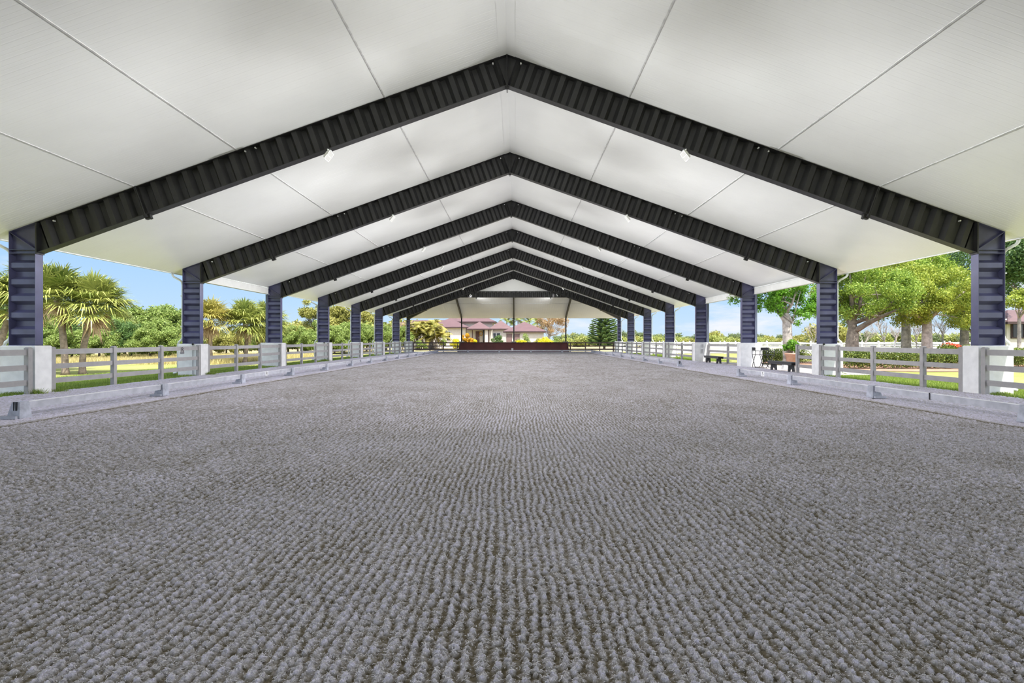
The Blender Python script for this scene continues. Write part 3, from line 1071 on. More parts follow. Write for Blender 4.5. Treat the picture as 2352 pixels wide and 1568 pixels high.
def worley(x, y, s):
    ix = np.floor(x); iy = np.floor(y)
    best = np.full(x.shape, 9.0)
    for dx in (-1, 0, 1):
        for dy in (-1, 0, 1):
            cx = ix + dx; cy = iy + dy
            px = cx + hash2(cx, cy, s); py = cy + hash2(cx, cy, s + 7)
            best = np.minimum(best, (px - x) ** 2 + (py - y) ** 2)
    return np.sqrt(best)


ROW = 0.066


def row_wave(x, y):
    warp = 0.11 * (vnoise(x * .55, y * .35, 3) - .5) + 0.040 * (vnoise(x * 4.2, y * 2.6, 4) - .5) + 0.036 * (vnoise(x * 13, y * 9, 14) - .5)
    u = (x * (1 + 0.010 * (y - 6)) * 0.985 + warp) / ROW
    fade = 1 - np.clip((y - 12.5) / 7.0, 0, 1)          # rows get too fine to tell farther off
    return .5 + .5 * np.cos(2 * PI * u) * fade


def clumps(x, y, c, s):
    """rounded lumps, one per jittered cell, taller where the cell sits on a harrow ridge"""
    gx, gy = x / c, y / c
    ix = np.floor(gx); iy = np.floor(gy)
    best = np.zeros(x.shape)
    for dx in (-1, 0, 1):
        for dy in (-1, 0, 1):
            cx = ix + dx; cy = iy + dy
            px = cx + hash2(cx, cy, s); py = cy + hash2(cx, cy, s + 7)
            d2 = ((px - gx) ** 2 + (py - gy) ** 2) / (.35 + .55 * hash2(cx, cy, s + 3))
            hgt = (.42 + .58 * row_wave(px * c, py * c)) * (.25 + .85 * hash2(cx, cy, s + 5))
            best = np.maximum(best, hgt * np.sqrt(np.clip(1 - d2, 0, 1)))
    return best


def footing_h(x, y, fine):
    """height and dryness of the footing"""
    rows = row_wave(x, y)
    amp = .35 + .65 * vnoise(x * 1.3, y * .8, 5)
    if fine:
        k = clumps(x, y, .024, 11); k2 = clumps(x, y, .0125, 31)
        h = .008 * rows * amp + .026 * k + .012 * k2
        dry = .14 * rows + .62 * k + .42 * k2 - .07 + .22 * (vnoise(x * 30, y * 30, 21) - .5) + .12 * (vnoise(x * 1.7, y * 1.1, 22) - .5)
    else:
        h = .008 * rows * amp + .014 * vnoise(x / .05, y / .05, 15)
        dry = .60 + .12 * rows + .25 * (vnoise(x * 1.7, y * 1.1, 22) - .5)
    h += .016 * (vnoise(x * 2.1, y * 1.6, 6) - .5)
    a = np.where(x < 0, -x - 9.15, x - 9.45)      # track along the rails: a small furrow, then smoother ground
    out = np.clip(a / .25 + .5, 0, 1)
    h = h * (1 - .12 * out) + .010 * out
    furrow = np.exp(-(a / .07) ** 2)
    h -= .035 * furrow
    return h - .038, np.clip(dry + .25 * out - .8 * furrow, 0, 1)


foot_t = []
foot_v, foot_f, foot_m, off = [], [], [], 0
BANDS = [(1.8, 3.2, 4.7, .0046, True), (3.2, 5.8, 7.4, .0085, True), (5.8, 10.5, 12.0, .015, True), (10.5, 19.0, 14.06, .030, True), (19.0, 34.0, 14.06, .052, True), (34.0, 68.3, 14.06, .095, True), (-18.0, 1.8, 14.06, .12, False)]
for (ya, yb, hx, st, fine) in BANDS:
    nx = int(round(2 * hx / st)); ny = int(round((yb - ya) / (st * (1.0 if fine else 1.6))))
    gx, gy = np.meshgrid(np.linspace(-hx, hx, nx + 1), np.linspace(ya, yb, ny + 1))
    h, t_ = footing_h(gx.ravel(), gy.ravel(), fine); foot_t.append(t_)
    v = np.stack([gx.ravel(), gy.ravel(), h], 1)
    i = (np.arange(ny)[:, None] * (nx + 1) + np.arange(nx)[None]).ravel()
    f = np.stack([i, i + 1, i + nx + 2, i + nx + 1], 1) + off
    foot_v.append(v); foot_f.append(f); foot_m.append(np.full(len(f), 0 if fine else 1)); off += len(v)
    if hx < 14:      # coarser strips either side
        for sg in (-1, 1):
            st2 = st * 4; n2 = max(2, int((14.06 - hx) / st2)); m2 = int((yb - ya) / st2)
            gx, gy = np.meshgrid(np.linspace(sg * hx, sg * 14.06, n2 + 1), np.linspace(ya, yb, m2 + 1))
            h, t_ = footing_h(gx.ravel(), gy.ravel(), fine and st2 < .04); foot_t.append(t_)
            v = np.stack([gx.ravel(), gy.ravel(), h], 1)
            i = (np.arange(m2)[:, None] * (n2 + 1) + np.arange(n2)[None]).ravel()
            f = (np.stack([i, i + 1, i + n2 + 2, i + n2 + 1], 1) if sg > 0 else np.stack([i, i + n2 + 1, i + n2 + 2, i + 1], 1)) + off
            foot_v.append(v); foot_f.append(f); foot_m.append(np.full(len(f), 0)); off += len(v)


def footing_mat(far):
    m, nt, out = nmat('footing_' + ('far' if far else 'near'))
    N = nt.nodes; Lk = nt.links
    p = N.new('ShaderNodeBsdfPrincipled'); p.inputs['Roughness'].default_value = .95
    p.inputs['Specular IOR Level'].default_value = .15
    tc = N.new('ShaderNodeTexCoord')
    # damp brown sand below, dry pale fibres on the crests
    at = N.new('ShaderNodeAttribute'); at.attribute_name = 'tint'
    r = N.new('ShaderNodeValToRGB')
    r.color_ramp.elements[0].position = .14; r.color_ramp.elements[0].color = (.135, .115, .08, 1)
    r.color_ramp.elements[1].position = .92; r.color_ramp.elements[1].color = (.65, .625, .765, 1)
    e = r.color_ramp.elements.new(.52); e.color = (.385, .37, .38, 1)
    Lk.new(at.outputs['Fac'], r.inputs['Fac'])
    n2 = N.new('ShaderNodeTexNoise'); n2.inputs['Scale'].default_value = 260; n2.inputs['Detail'].default_value = 2
    Lk.new(tc.outputs['Object'], n2.inputs['Vector'])
    r2 = ramp(nt, (.72, .71, .70), (1.12, 1.12, 1.12), .3, .7)
    Lk.new(n2.outputs['Fac'], r2.inputs['Fac'])
    mx = N.new('ShaderNodeMix'); mx.data_type = 'RGBA'; mx.blend_type = 'MULTIPLY'; mx.inputs['Factor'].default_value = 1
    if far:
        n3 = N.new('ShaderNodeTexNoise'); n3.inputs['Scale'].default_value = 14; n3.inputs['Detail'].default_value = 6
        Lk.new(tc.outputs['Object'], n3.inputs['Vector'])
        r2 = ramp(nt, (.70, .68, .68), (1.05, 1.05, 1.05), .35, .6)
        Lk.new(n3.outputs['Fac'], r2.inputs['Fac'])
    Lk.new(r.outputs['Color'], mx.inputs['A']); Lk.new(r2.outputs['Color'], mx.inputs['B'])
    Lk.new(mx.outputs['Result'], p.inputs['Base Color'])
    b = N.new('ShaderNodeBump'); b.inputs['Distance'].default_value = .004 if not far else .02; b.inputs['Strength'].default_value = .6
    if far:
        mp = N.new('ShaderNodeMapping'); mp.inputs['Scale'].default_value = (15.15, 4, 1)
        Lk.new(tc.outputs['Object'], mp.inputs['Vector'])
        wv = N.new('ShaderNodeTexNoise'); wv.inputs['Scale'].default_value = 1.2; wv.inputs['Detail'].default_value = 5
        Lk.new(mp.outputs['Vector'], wv.inputs['Vector'])
        Lk.new(wv.outputs['Fac'], b.inputs['Height'])
    else:
        Lk.new(n2.outputs['Fac'], b.inputs['Height'])
    Lk.new(b.outputs['Normal'], p.inputs['Normal'])
    Lk.new(p.outputs['BSDF'], out.inputs['Surface'])
    return m


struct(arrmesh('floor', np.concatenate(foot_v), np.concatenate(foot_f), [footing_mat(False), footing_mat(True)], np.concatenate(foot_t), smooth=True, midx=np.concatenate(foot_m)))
del foot_v, foot_f


def fibres(name, bands, label):
    """loose pale textile fibres lying on the harrow ridges"""
    vs, ts = [], []
    for (ya, yb, hx, dens, L, w) in bands:
        n = int((yb - ya) * 2 * hx * dens)
        x = rng.uniform(-hx, hx, n); y = rng.uniform(ya, yb, n)
        h, t = footing_h(x, y, True)
        keep = rng.random(n) < np.clip(t * 1.5 - .25, .06, 1)
        x, y, h = x[keep], y[keep], h[keep]; n = len(x)
        a = rng.uniform(0, 2 * PI, n); l = L * rng.uniform(.5, 1.5, n); ww = w * rng.uniform(.6, 1.4, n)
        d = np.stack([np.cos(a), np.sin(a)], 1); p = np.stack([-d[:, 1], d[:, 0]], 1) * ww[:, None]
        b = d + rng.normal(0, .5, (n, 2)); c = np.stack([x, y], 1)
        up = rng.uniform(.05, .50, n) * l
        z0, z1, z2 = h + .0005, h + up * .6 + .001, h + rng.uniform(-.5, .5, n) * up
        q0 = c - d * l[:, None] * .5; q2 = c + b * l[:, None] * .5
        P = lambda q, s_, z: np.concatenate([q + p * s_, z[:, None]], 1)
        vs.append(np.stack([P(q0, -.4, z0), P(q0, .4, z0), P(c, 1, z1), P(c, -1, z1)], 1).reshape(-1, 3))
        vs.append(np.stack([P(c, -1, z1), P(c, 1, z1), P(q2, .4, z2), P(q2, -.4, z2)], 1).reshape(-1, 3))
        tt = rng.random(n); ts += [np.repeat(tt, 4), np.repeat(tt, 4)]
    v = np.concatenate(vs)
    o = arrmesh(name, v, np.arange(len(v)).reshape(-1, 4), M['fibre'], np.concatenate(ts))
    return tag(o, label, 'fibres', None, 'stuff')


M['fibre'] = leafmat('pale_fibres', (.40, .39, .41), (.72, .71, .76), .15, .8)
fibres('loose_fibres', [(1.9, 3.2, 4.3, 22000, .0125, .0022), (3.2, 5.2, 6.2, 12000, .016, .0030), (5.2, 8.5, 9.0, 3500, .022, .0042)], 'loose pale fibres lying on the harrowed footing')

# ------------------------------------------------------------------ ground outside
def ground_mat(name, a, b, c, s1=.35, s2=3.0, bump=.5):
    m, nt, out = nmat(name)
    N = nt.nodes; Lk = nt.links
    p = N.new('ShaderNodeBsdfPrincipled'); p.inputs['Roughness'].default_value = .95; p.inputs['Specular IOR Level'].default_value = .1
    tc = N.new('ShaderNodeTexCoord')
    n1 = N.new('ShaderNodeTexNoise'); n1.inputs['Scale'].default_value = s1; n1.inputs['Detail'].default_value = 5; n1.inputs['Roughness'].default_value = .65
    n2 = N.new('ShaderNodeTexNoise'); n2.inputs['Scale'].default_value = s2; n2.inputs['Detail'].default_value = 8; n2.inputs['Roughness'].default_value = .75
    Lk.new(tc.outputs['Object'], n1.inputs['Vector']); Lk.new(tc.outputs['Object'], n2.inputs['Vector'])
    r1 = ramp(nt, a, b, .40, .60); Lk.new(n1.outputs['Fac'], r1.inputs['Fac'])
    mx = N.new('ShaderNodeMix'); mx.data_type = 'RGBA'
    rf = ramp(nt, (0, 0, 0), (.8, .8, .8), .45, .75); Lk.new(n2.outputs['Fac'], rf.inputs['Fac'])
    Lk.new(rf.outputs['Color'], mx.inputs['Factor'])
    Lk.new(r1.outputs['Color'], mx.inputs['A']); mx.inputs['B'].default_value = (*c, 1)
    Lk.new(mx.outputs['Result'], p.inputs['Base Color'])
    n3 = N.new('ShaderNodeTexNoise'); n3.inputs['Scale'].default_value = 18; n3.inputs['Detail'].default_value = 6
    Lk.new(tc.outputs['Object'], n3.inputs['Vector'])
    bp = N.new('ShaderNodeBump'); bp.inputs['Strength'].default_value = bump; bp.inputs['Distance'].default_value = .06
    Lk.new(n3.outputs['Fac'], bp.inputs['Height']); Lk.new(bp.outputs['Normal'], p.inputs['Normal'])
    Lk.new(p.outputs['BSDF'], out.inputs['Surface'])
    return m


M['lawn'] = ground_mat('lawn', (.205, .215, .062), (.275, .265, .105), (.145, .180, .045))
M['drylawn'] = ground_mat('dry_lawn', (.33, .265, .15), (.28, .25, .115), (.37, .30, .19))
M['mulch'] = ground_mat('mulch', (.30, .17, .115), (.36, .23, .16), (.22, .12, .08), 2, 9)
M['gravel'] = ground_mat('pale_gravel', (.36, .335, .325), (.30, .27, .26), (.40, .375, .36), 2, 14)


def patch(poly, z, mat, name='ground'):
    m = MB(); m.add([(x, y, z) for x, y in poly], [tuple(range(len(poly)))])
    o = m.build(name, mat)
    return struct(o)


patch([(-900, -300), (900, -300), (900, 1400), (-900, 1400)], -.07, M['lawn'])
patch([(-60, 69.2), (30, 69.2), (60, 400), (-60, 400)], -.06, M['drylawn'])
patch([(-60, 52), (-16, 69.3), (-60, 69.3)], -.055, M['drylawn'])
patch([(-7.5, 62), (7.5, 62), (7.5, 69.2), (-7.5, 69.2)], -.05, M['gravel'])
# mulch bed under the hedge, gravel by the opening, driveway beyond the white fence
patch([(18.2, 26.3), (21, 25.2), (27, 25.4), (33, 26.6), (36, 29), (36, 37), (17.6, 37.5)], -.05, M['mulch'])
patch([(14.06, 22.6), (19.0, 22.6), (19.5, 26.0), (18.0, 29.5), (17.0, 33), (15.0, 37.4), (14.06, 37.4)], -.045, M['gravel'])
patch([(16, 61), (120, 58), (120, 92), (16, 95)], -.05, M['gravel'])


# ------------------------------------------------------------------ vegetation
def leaves(pts, nrm, size, rnd=.6, fold=False, aspect=.55):
    """quads around points; normals scattered about nrm; returns verts, faces, tint"""
    n = len(pts)
    d = nrm + rng.normal(0, rnd, (n, 3)); d /= np.linalg.norm(d, axis=1)[:, None] + 1e-9
    a = np.cross(d, rng.normal(0, 1, (n, 3))); a /= np.linalg.norm(a, axis=1)[:, None] + 1e-9
    b = np.cross(d, a)
    s = (size * rng.uniform(.6, 1.35, n))[:, None]
    w = s * aspect
    q = np.stack([pts - a * s, pts - b * w, pts + a * s, pts + b * w], 1).reshape(-1, 3)
    f = np.arange(4 * n).reshape(-1, 4)
    return q, f


def blob_points(blobs, n, shell=.55):
    vol = np.array([b[3] * b[4] + b[4] * b[5] + b[3] * b[5] for b in blobs]); vol /= vol.sum()
    k = rng.choice(len(blobs), n, p=vol)
    B = np.array(blobs)[k]
    d = rng.normal(0, 1, (n, 3)); d /= np.linalg.norm(d, axis=1)[:, None]
    r = (shell + (1 - shell) * rng.random(n) ** .6)[:, None]
    p = B[:, :3] + d * r * B[:, 3:6]
    return p, d


def sub_blobs(c, rx, ry, rz, n, rr, seed, low=-.6):
    """knobbly crown: small spheres spread over an ellipsoid"""
    g = np.random.default_rng(seed)
    out = []
    while len(out) < n:
        d = g.normal(0, 1, 3); d /= np.linalg.norm(d)
        if d[2] < low: continue
        k = g.uniform(.45, .95)
        s = rr * g.uniform(.7, 1.3)
        out.append((c[0] + d[0] * rx * k, c[1] + d[1] * ry * k, c[2] + d[2] * rz * k, s, s, s * .8))
    return out


def branch_tubes(mb, base, h, r, crown, n, seed, lean=0.0):
    """forking trunk from base up to fork height h, limbs reaching to crown points"""
    g = random.Random(seed)
    bx, by = base
    top = Vector((bx + lean, by, h))
    cz = max(c[2] for c in crown)
    tip = Vector((bx + lean + g.uniform(-.4, .4), by + g.uniform(-.3, .3), h + (cz - h) * .75))
    mb.tube([(bx - .0, by, -.1), (bx + .02, by, h * .12), (bx + lean * .5, by, h * .55), top, top.lerp(tip, .18), top.lerp(tip, .5), tip],
            [r * 1.45, r * 1.02, r * .88, r * .78, r * .52, r * .30, r * .06], 12)
    ends = []
    for i in range(n):
        c = crown[g.randrange(len(crown))]
        e = Vector((c[0], c[1], c[2]))
        mid = top.lerp(e, .5) + Vector((g.uniform(-.3, .3), g.uniform(-.3, .3), g.uniform(-.1, .5))) * (e - top).length * .2
        st = Vector((bx + lean * .8, by, h)).lerp(tip, g.uniform(-.10, .30)) if h > 0 else top
        rr = r * g.uniform(.20, .40)
        mb.tube([st, st.lerp(mid, .5) + Vector((0, 0, .05)), mid, e], [rr * 1.2, rr, rr * .7, rr * .2], 7)
        ends.append(e)
        for j in range(2):
            c2 = crown[g.randrange(len(crown))]
            e2 = mid.lerp(Vector(c2[:3]), .7)
            mb.tube([mid, mid.lerp(e2, .5) + Vector((0, 0, .1)), e2], [rr * .6, rr * .4, rr * .12], 6)
    return ends


def leafy_tree(name, base, h, r, crown, nl, size, mat, bark, label, cat='tree', group=None, limbs=6, seed=1, lean=0, shell=.45, foliage='foliage', rnd=.7):
    root = empty(name, (base[0], base[1], 0), label, cat, group)
    if h > 0:
        m = MB(); branch_tubes(m, base, h, r, crown, limbs, seed, lean)
        m.build('trunk', M[bark], root, True)
    p, d = blob_points(crown, nl, shell * .6)
    p = p + rng.normal(0, size * 1.1, p.shape)
    v, f = leaves(p, d, size, rnd + .25)
    arrmesh(foliage, v, f, M[mat], np.repeat(np.clip(rng.normal(.5, .25, nl), 0, 1), 4), root, (base[0], base[1], 0))
    return root


def twig_tree(base, H, spread, label, group, seed, mat='twig', name='bare_tree'):
    g = random.Random(seed)
    root = empty(name, (base[0], base[1], 0), label, 'tree', group)
    m = MB(); mt = MB()

    def grow(p, d, L, r, lev):
        e = p + d * L
        (m if lev < 2 else mt).tube([p, p.lerp(e, .5) + Vector((g.uniform(-.05, .05), g.uniform(-.05, .05), 0)) * L, e], [r, r * .8, r * .6], 5, False)
        if lev >= 5: return
        for _ in range(3 if lev else 5):
            nd = (d + Vector((g.uniform(-1, 1) * spread, g.uniform(-1, 1) * spread, g.uniform(-.05, .6)))).normalized()
            grow(e, nd, L * g.uniform(.55, .8), r * .55, lev + 1)
    grow(Vector((base[0], base[1], -.05)), Vector((0, 0, 1)), H * .32, H * .022, 0)
    m.build('trunk', M['barkpale'], root, True)
    mt.build('branches', M[mat], root)
    return root


def fan_palm(label, H, R, nf, seed, mat='frond', group='cabbage palms on the left lawn', trunk_r=.16, dead=10, lean=0.0):
    g = random.Random(seed)
    root = empty('cabbage_palm', (0, 0, 0), label, 'palm tree', group)
    m = MB()
    n = 14
    lx = g.uniform(-.15, .15)
    m.tube([(lx * math.sin(i / n * 3) + lean * (i / n) ** 1.5, 0, -.1 + (H + .1) * i / n) for i in range(n + 1)],
           [trunk_r * (1.5 if i == 0 else 1.1 if i == 1 else 1.0 + .05 * (i % 2) + (.25 * max(0, i - n + 4) / 4)) for i in range(n + 1)], 10)
    m.build('trunk', M['palmbark'], root, True)
    top = Vector((lx * math.sin(3) + lean, 0, H))
    for part, cnt, mt in (('fronds', nf, mat), ('dead_fronds', dead, 'dead')):
        vs, fs, ts = [], [], []
        for i in range(cnt):
            az = g.uniform(0, 2 * PI)
            if part == 'fronds':
                el = math.radians(-24 + 111 * ((i + .5) / cnt) ** .85 + g.uniform(-8, 8))
            else:
                el = math.radians(g.uniform(-80, -42))
            d = Vector((math.cos(az) * math.cos(el), math.sin(az) * math.cos(el), math.sin(el)))
            L = R * g.uniform(.42, .62) * (.7 if part != 'fronds' else 1)
            side = d.cross(Vector((0, 0, 1)));
            if side.length < .05: side = Vector((1, 0, 0))
            side.normalize(); up = side.cross(d).normalized()
            hub = top + d * L + Vector((0, 0, -.05 * L))
            tint = min(1, max(0, g.gauss(.5, .22) - (.15 if el > .6 else -.1)))

            def quad(a, b, c, e, t):
                o = len(vs); vs.extend([a, b, c, e]); fs.append((o, o + 1, o + 2, o + 3)); ts.extend([t] * 4)
            quad(top + side * .02, top - side * .02, hub - side * .012, hub + side * .012, tint * .7)
            nb = 30
            for b in range(nb):
                a = math.radians(-125 + 250 * b / (nb - 1))
                bl = R * (.62 if part == 'fronds' else .42) * (.75 + .25 * math.cos(a * .8)) * g.uniform(.78, 1.12)
                dd = (d * math.cos(a) + side * math.sin(a)).normalized()
                dd = (dd + up * (.22 * abs(math.sin(a)) + g.uniform(-.08, .08))).normalized()
                w = side * math.cos(a) - d * math.sin(a)
                ww = .0175 * R
                p1 = hub + dd * bl * .55
                droop = Vector((0, 0, -1)) * bl * (.26 if part == 'fronds' else .40) * g.uniform(.2, 1.9)
                p2 = hub + dd * bl * .95 + droop
                tt = min(1, max(0, tint + g.uniform(-.15, .2)))
                quad(hub - w * .008, hub + w * .008, p1 + w * ww, p1 - w * ww, tt)
                quad(p1 - w * ww, p1 + w * ww, p2 + w * .004, p2 - w * .004, min(1, tt + .12))
        arrmesh(part, np.array([tuple(v) for v in vs]), np.array(fs), M[mt], np.array(ts), root)
    return root


def feather_palm(label, H, R, nf, seed, mat='frondgold', group='golden cane palms by the house', trunk_r=.09, stems=1, name='cane_palm', bark='barkpale', spread=.6):
    g = random.Random(seed)
    root = empty(name, (0, 0, 0), label, 'palm tree', group)
    vs, fs, ts = [], [], []

    def quad(a, b, c, e, t):
        o = len(vs); vs.extend([a, b, c, e]); fs.append((o, o + 1, o + 2, o + 3)); ts.extend([t] * 4)
    for s_ in range(stems):
        bx, by = (g.uniform(-spread, spread), g.uniform(-spread, spread)) if stems > 1 else (0, 0)
        hh = H * (.42 + .58 * (s_ + .5) / stems + g.uniform(-.06, .06)) if stems > 1 else H
        ln = Vector((bx * 1.2, by * 1.2, 0))
        top = Vector((bx, by, hh)) + ln * .5
        m = MB()
        m.tube([(bx * .4, by * .4, -.1), (bx * .7, by * .7, hh * .5), top], [trunk_r * 1.4, trunk_r, trunk_r * .9], 8)
        m.build('trunk', M[bark], root, True)
        for i in range(nf):
            az = g.uniform(0, 2 * PI)
            el = math.radians(-5 + 80 * (i + .5) / nf)
            d = Vector((math.cos(az) * math.cos(el), math.sin(az) * math.cos(el), math.sin(el)))
            L = R * g.uniform(.8, 1.15)
            tint = min(1, max(0, g.gauss(.5, .25)))
            n = 12
            pts = [top + d * L * (k / n) + Vector((0, 0, -.55 * L * (k / n) ** 2.2)) for k in range(n + 1)]
            side = d.cross(Vector((0, 0, 1))).normalized()
            for k in range(n):
                a, b = pts[k], pts[k + 1]
                quad(a + side * .01, a - side * .01, b - side * .01, b + side * .01, tint)
                tg = (b - a).normalized()
                for sg in (-1, 1):
                    for q in (.25, .75):
                        p = a.lerp(b, q)
                        ll = R * .34 * (math.sin(PI * min(1, (k + q) / n * .85 + .12)))
                        e = p + (side * sg * .85 + tg * .55).normalized() * ll + Vector((0, 0, -.28 * ll + (0.1 * ll if k < n / 2 else 0)))
                        w = tg * R * .022
                        md = p.lerp(e, .5) + Vector((0, 0, .06 * ll))
                        quad(p - w, p + w, e + w * .2, e - w * .2, min(1, max(0, tint + g.uniform(-.12, .12))))
    arrmesh('fronds', np.array([tuple(v) for v in vs]), np.array(fs), M[mat], np.array(ts), root)
    return root


def shrub(name, c, rx, ry, h, nl, size, mat, label, cat='shrub', group=None, seed=1, rr=None):
    bl = sub_blobs((c[0], c[1], h * .45), rx * .8, ry * .8, h * .42, 14, rr or min(rx, ry, h) * .42, seed, -.9)
    root = empty(name, (c[0], c[1], 0), label, cat, group)
    p, d = blob_points(bl, nl, .5)
    p[:, 2] = np.maximum(p[:, 2], .02)
    v, f = leaves(p, d, size, .7)
    arrmesh('foliage', v, f, M[mat], np.repeat(np.clip(rng.normal(.5, .27, nl), 0, 1), 4), root, (c[0], c[1], 0))
    m = MB()
    g = random.Random(seed)
    for i in range(5):
        b = bl[g.randrange(len(bl))]
        m.tube([(c[0] + g.uniform(-.1, .1), c[1], -.05), ((c[0] + b[0]) / 2, (c[1] + b[1]) / 2, b[2] * .6), b[:3]], [.04 * h / 2, .025 * h / 2, .01], 5)
    m.build('stems', M['bark'], root)
    return root


# -- left lawn: cabbage palms
P1 = fan_palm('cabbage palm with a full round crown, nearest the second left column', 3.15, 1.78, 62, 21, dead=3, trunk_r=.13, lean=.55)
Y = 23.6; P1.location = (PX(190, Y), Y, 0)
P1.rotation_euler = (0, 0, 0)
P2 = fan_palm('cabbage palm just right of the nearest left column, leaning beside the full round one', 3.5, 1.8, 58, 33, dead=3, trunk_r=.13, lean=-.35)
Y = 23.2; P2.location = (PX(150, Y), Y, 0)
P3 = move_copy(P2, (PX(78, 25.5), 25.5, .15), 'tallest cabbage palm, half hidden by the nearest left column', rz=2.1, scale=1.06)
P4 = move_copy(P1, (PX(-2, 24.5), 24.5, 0), 'cabbage palm at the left edge of the photo', rz=1.3, scale=1.02)
P5 = fan_palm('cabbage palm with golden lower fronds beside the second left column', 2.95, 1.75, 52, 47, 'frondgold', dead=5, trunk_r=.14)
Y = 34.5; P5.location = (PX(484, Y), Y, 0)
P6 = fan_palm('broad pale cabbage palm left of the third left column', 2.75, 1.95, 66, 52, dead=3, trunk_r=.13)
Y = 36; P6.location = (PX(562, Y), Y, 0)
P7 = move_copy(P6, (PX(612, 38), 38, 0), 'cabbage palm hidden partly by the third left column', rz=2.0)

# -- left scrub belt: individual bushy trees
GS = 'bushy trees of the belt behind the left lawn'
protos = []
for i, (mat, nl) in enumerate((('scrub', 15000), ('scrub', 15000), ('scrub2', 12000), ('dkgreen', 13000))):
    cr = sub_blobs((0, 0, 2.3), 2.6, 2.5, 2.3, 46, .62, 100 + i, -.8)
    t = leafy_tree('bushy_tree', (0, 0), 1.2, .14, cr, nl * 2, .092, mat, 'bark', 'x', 'tree', GS, 5, 60 + i)
    protos.append(t)
spots = []     # (px, top py, Y, proto, scale in x)
for (px, top, Y, pi) in ((-60, 640, 44, 0), (20, 660, 46, 3), (70, 705, 44, 1), (112, 752, 38, 0), (128, 716, 47, 1), (165, 745, 39, 1), (205, 728, 48, 3), (228, 752, 40, 0),
                         (262, 712, 46, 1), (285, 698, 52, 3), (300, 735, 42, 3), (330, 700, 47, 0), (345, 742, 41, 1), (368, 702, 50, 1), (390, 748, 42, 0), (402, 706, 48, 0), (425, 712, 50, 3), (455, 742, 52, 0),
                         (480, 752, 55, 2), (520, 758, 50, 2), (560, 752, 54, 1), (600, 748, 56, 2), (640, 745, 58, 0), (662, 742, 60, 1), (684, 745, 58, 0), (705, 735, 60, 2), (722, 752, 56, 1),
                         (745, 738, 60, 1), (768, 745, 58, 0), (790, 738, 62, 0), (815, 742, 66, 1), (842, 742, 70, 0), (865, 745, 72, 1), (888, 744, 76, 0), (908, 742, 80, 2), (925, 748, 78, 0)):
    spots.append((px, top, Y, pi))
BL = {0: 'bright green bushy tree', 1: 'mid green bushy tree', 2: 'olive bushy tree', 3: 'dark green bushy tree'}
used = [False] * 4
cnt = {}
BEH = [(100, 'at the left edge of the belt behind the palms'), (240, 'low behind the two palm trunks'), (430, 'in the belt between the palms and the second left column'), (620, 'behind the second and third left columns'), (735, 'between the third and fourth left columns'), (812, 'between the fourth and fifth left columns'), (999, 'behind the fifth to seventh left columns')]
for (px, top, Y, pi) in spots:
    H = PZ(top, Y)
    place = [b for a, b in BEH if px < a][0]
    lab = f'{BL[pi]} {place}'
    o = protos[pi] if not used[pi] else copy_tree(protos[pi])
    used[pi] = True
    o.location = (PX(px, Y), Y, 0); o.rotation_euler = (0, 0, random.uniform(0, 6.28))
    s = H / 4.6; o.scale = (max(s, .62) * 1.05, max(s, .62), s)
    o['label'] = lab; o['group'] = f'{BL[pi]}s {place}'

# taller trees of the left belt
Y = 60
cr = sub_blobs((PX(712, Y), Y, PZ(712, Y)), 1.5, 1.3, 1.15, 14, .42, 5, -.9)
leafy_tree('airy_tree', (PX(722, Y), Y), 2.6, .12, cr, 3400, .11, 'scrub2', 'bark', 'tall thin-crowned tree against the sky beside the fourth left column', limbs=9, seed=3, shell=.3)
for (pxa, pxb, top, bot, Y, mat, lab, sd) in ((742, 806, 697, 770, 68, 'scrub2', 'tall olive tree filling the gap between the fourth and fifth left columns', 8), (815, 870, 712, 770, 82, 'scrub2', 'olive tree behind the slender grey-trunked palms', 9)):
    cx, rx = PX((pxa + pxb) / 2, Y), (pxb - pxa) / 2 * Y / F
    zt, zb2 = PZ(top, Y), PZ(bot, Y)
    cr = sub_blobs((cx, Y, (zt + zb2) / 2), rx, rx, (zt - zb2) / 2, 30, rx * .32, sd, -1)
    leafy_tree('olive_tree', (cx, Y), zb2 + .6, .2, cr, 16000, .13, mat, 'bark', lab, limbs=8, seed=sd)
# slender palms
RP = feather_palm('first slender grey-trunked palm, right of the fifth left column', PZ(748, 76), 1.9, 13, 71, 'frond', 'slender grey-trunked palms on the left', .17, 1, 'slender_palm')
RP.location = (PX(833, 76), 76, 0)
move_copy(RP, (PX(849.5, 78), 78, -.1), 'second slender grey-trunked palm, left of the sixth left column', rz=2)
move_copy(RP, (PX(885, 80), 80, -.1), 'slender grey-trunked palm right of the sixth left column', rz=4)

# -- around the house: cane palms
AP = [feather_palm('x', 4.3, 2.1, 13, 81 + i, 'frondgold', 'golden cane palms left of the house', .08, 6, spread=1.0) for i in range(2)]
ai = [0, 0]
for j, (px, Y, s, w) in enumerate(((947, 80, .98, 'leftmost golden cane palm clump, right of the far left corner column'), (963, 82, 1.05, 'golden cane palm clump second from the corner column'), (978, 80, .95, 'golden cane palm clump in the middle of the row left of the house'), (992, 83, 1.1, 'tall golden cane palm clump before the house wall'), (1005, 80, .9, 'rightmost golden cane palm clump before the house wall'))):
    k = j % 2
    o = AP[k] if ai[k] == 0 else copy_tree(AP[k]); ai[k] = 1
    o.location = (PX(px, Y), Y, 0); o.scale = (s, s, s); o.rotation_euler = (0, 0, j * 1.3); o['label'] = w; o['group'] = 'golden cane palms left of the house'
GB2 = 'palms rising behind the house'
BP = feather_palm('palm rising behind the main roof, left of the middle slim column', 6.2, 3.0, 14, 91, 'frond', GB2, .15, 1, 'tall_palm'); BP.location = (PX(1164, 118), 118, 0)
move_copy(BP, (PX(1190, 116), 116, .2), 'palm rising behind the garage roof peak on its left', rz=2)
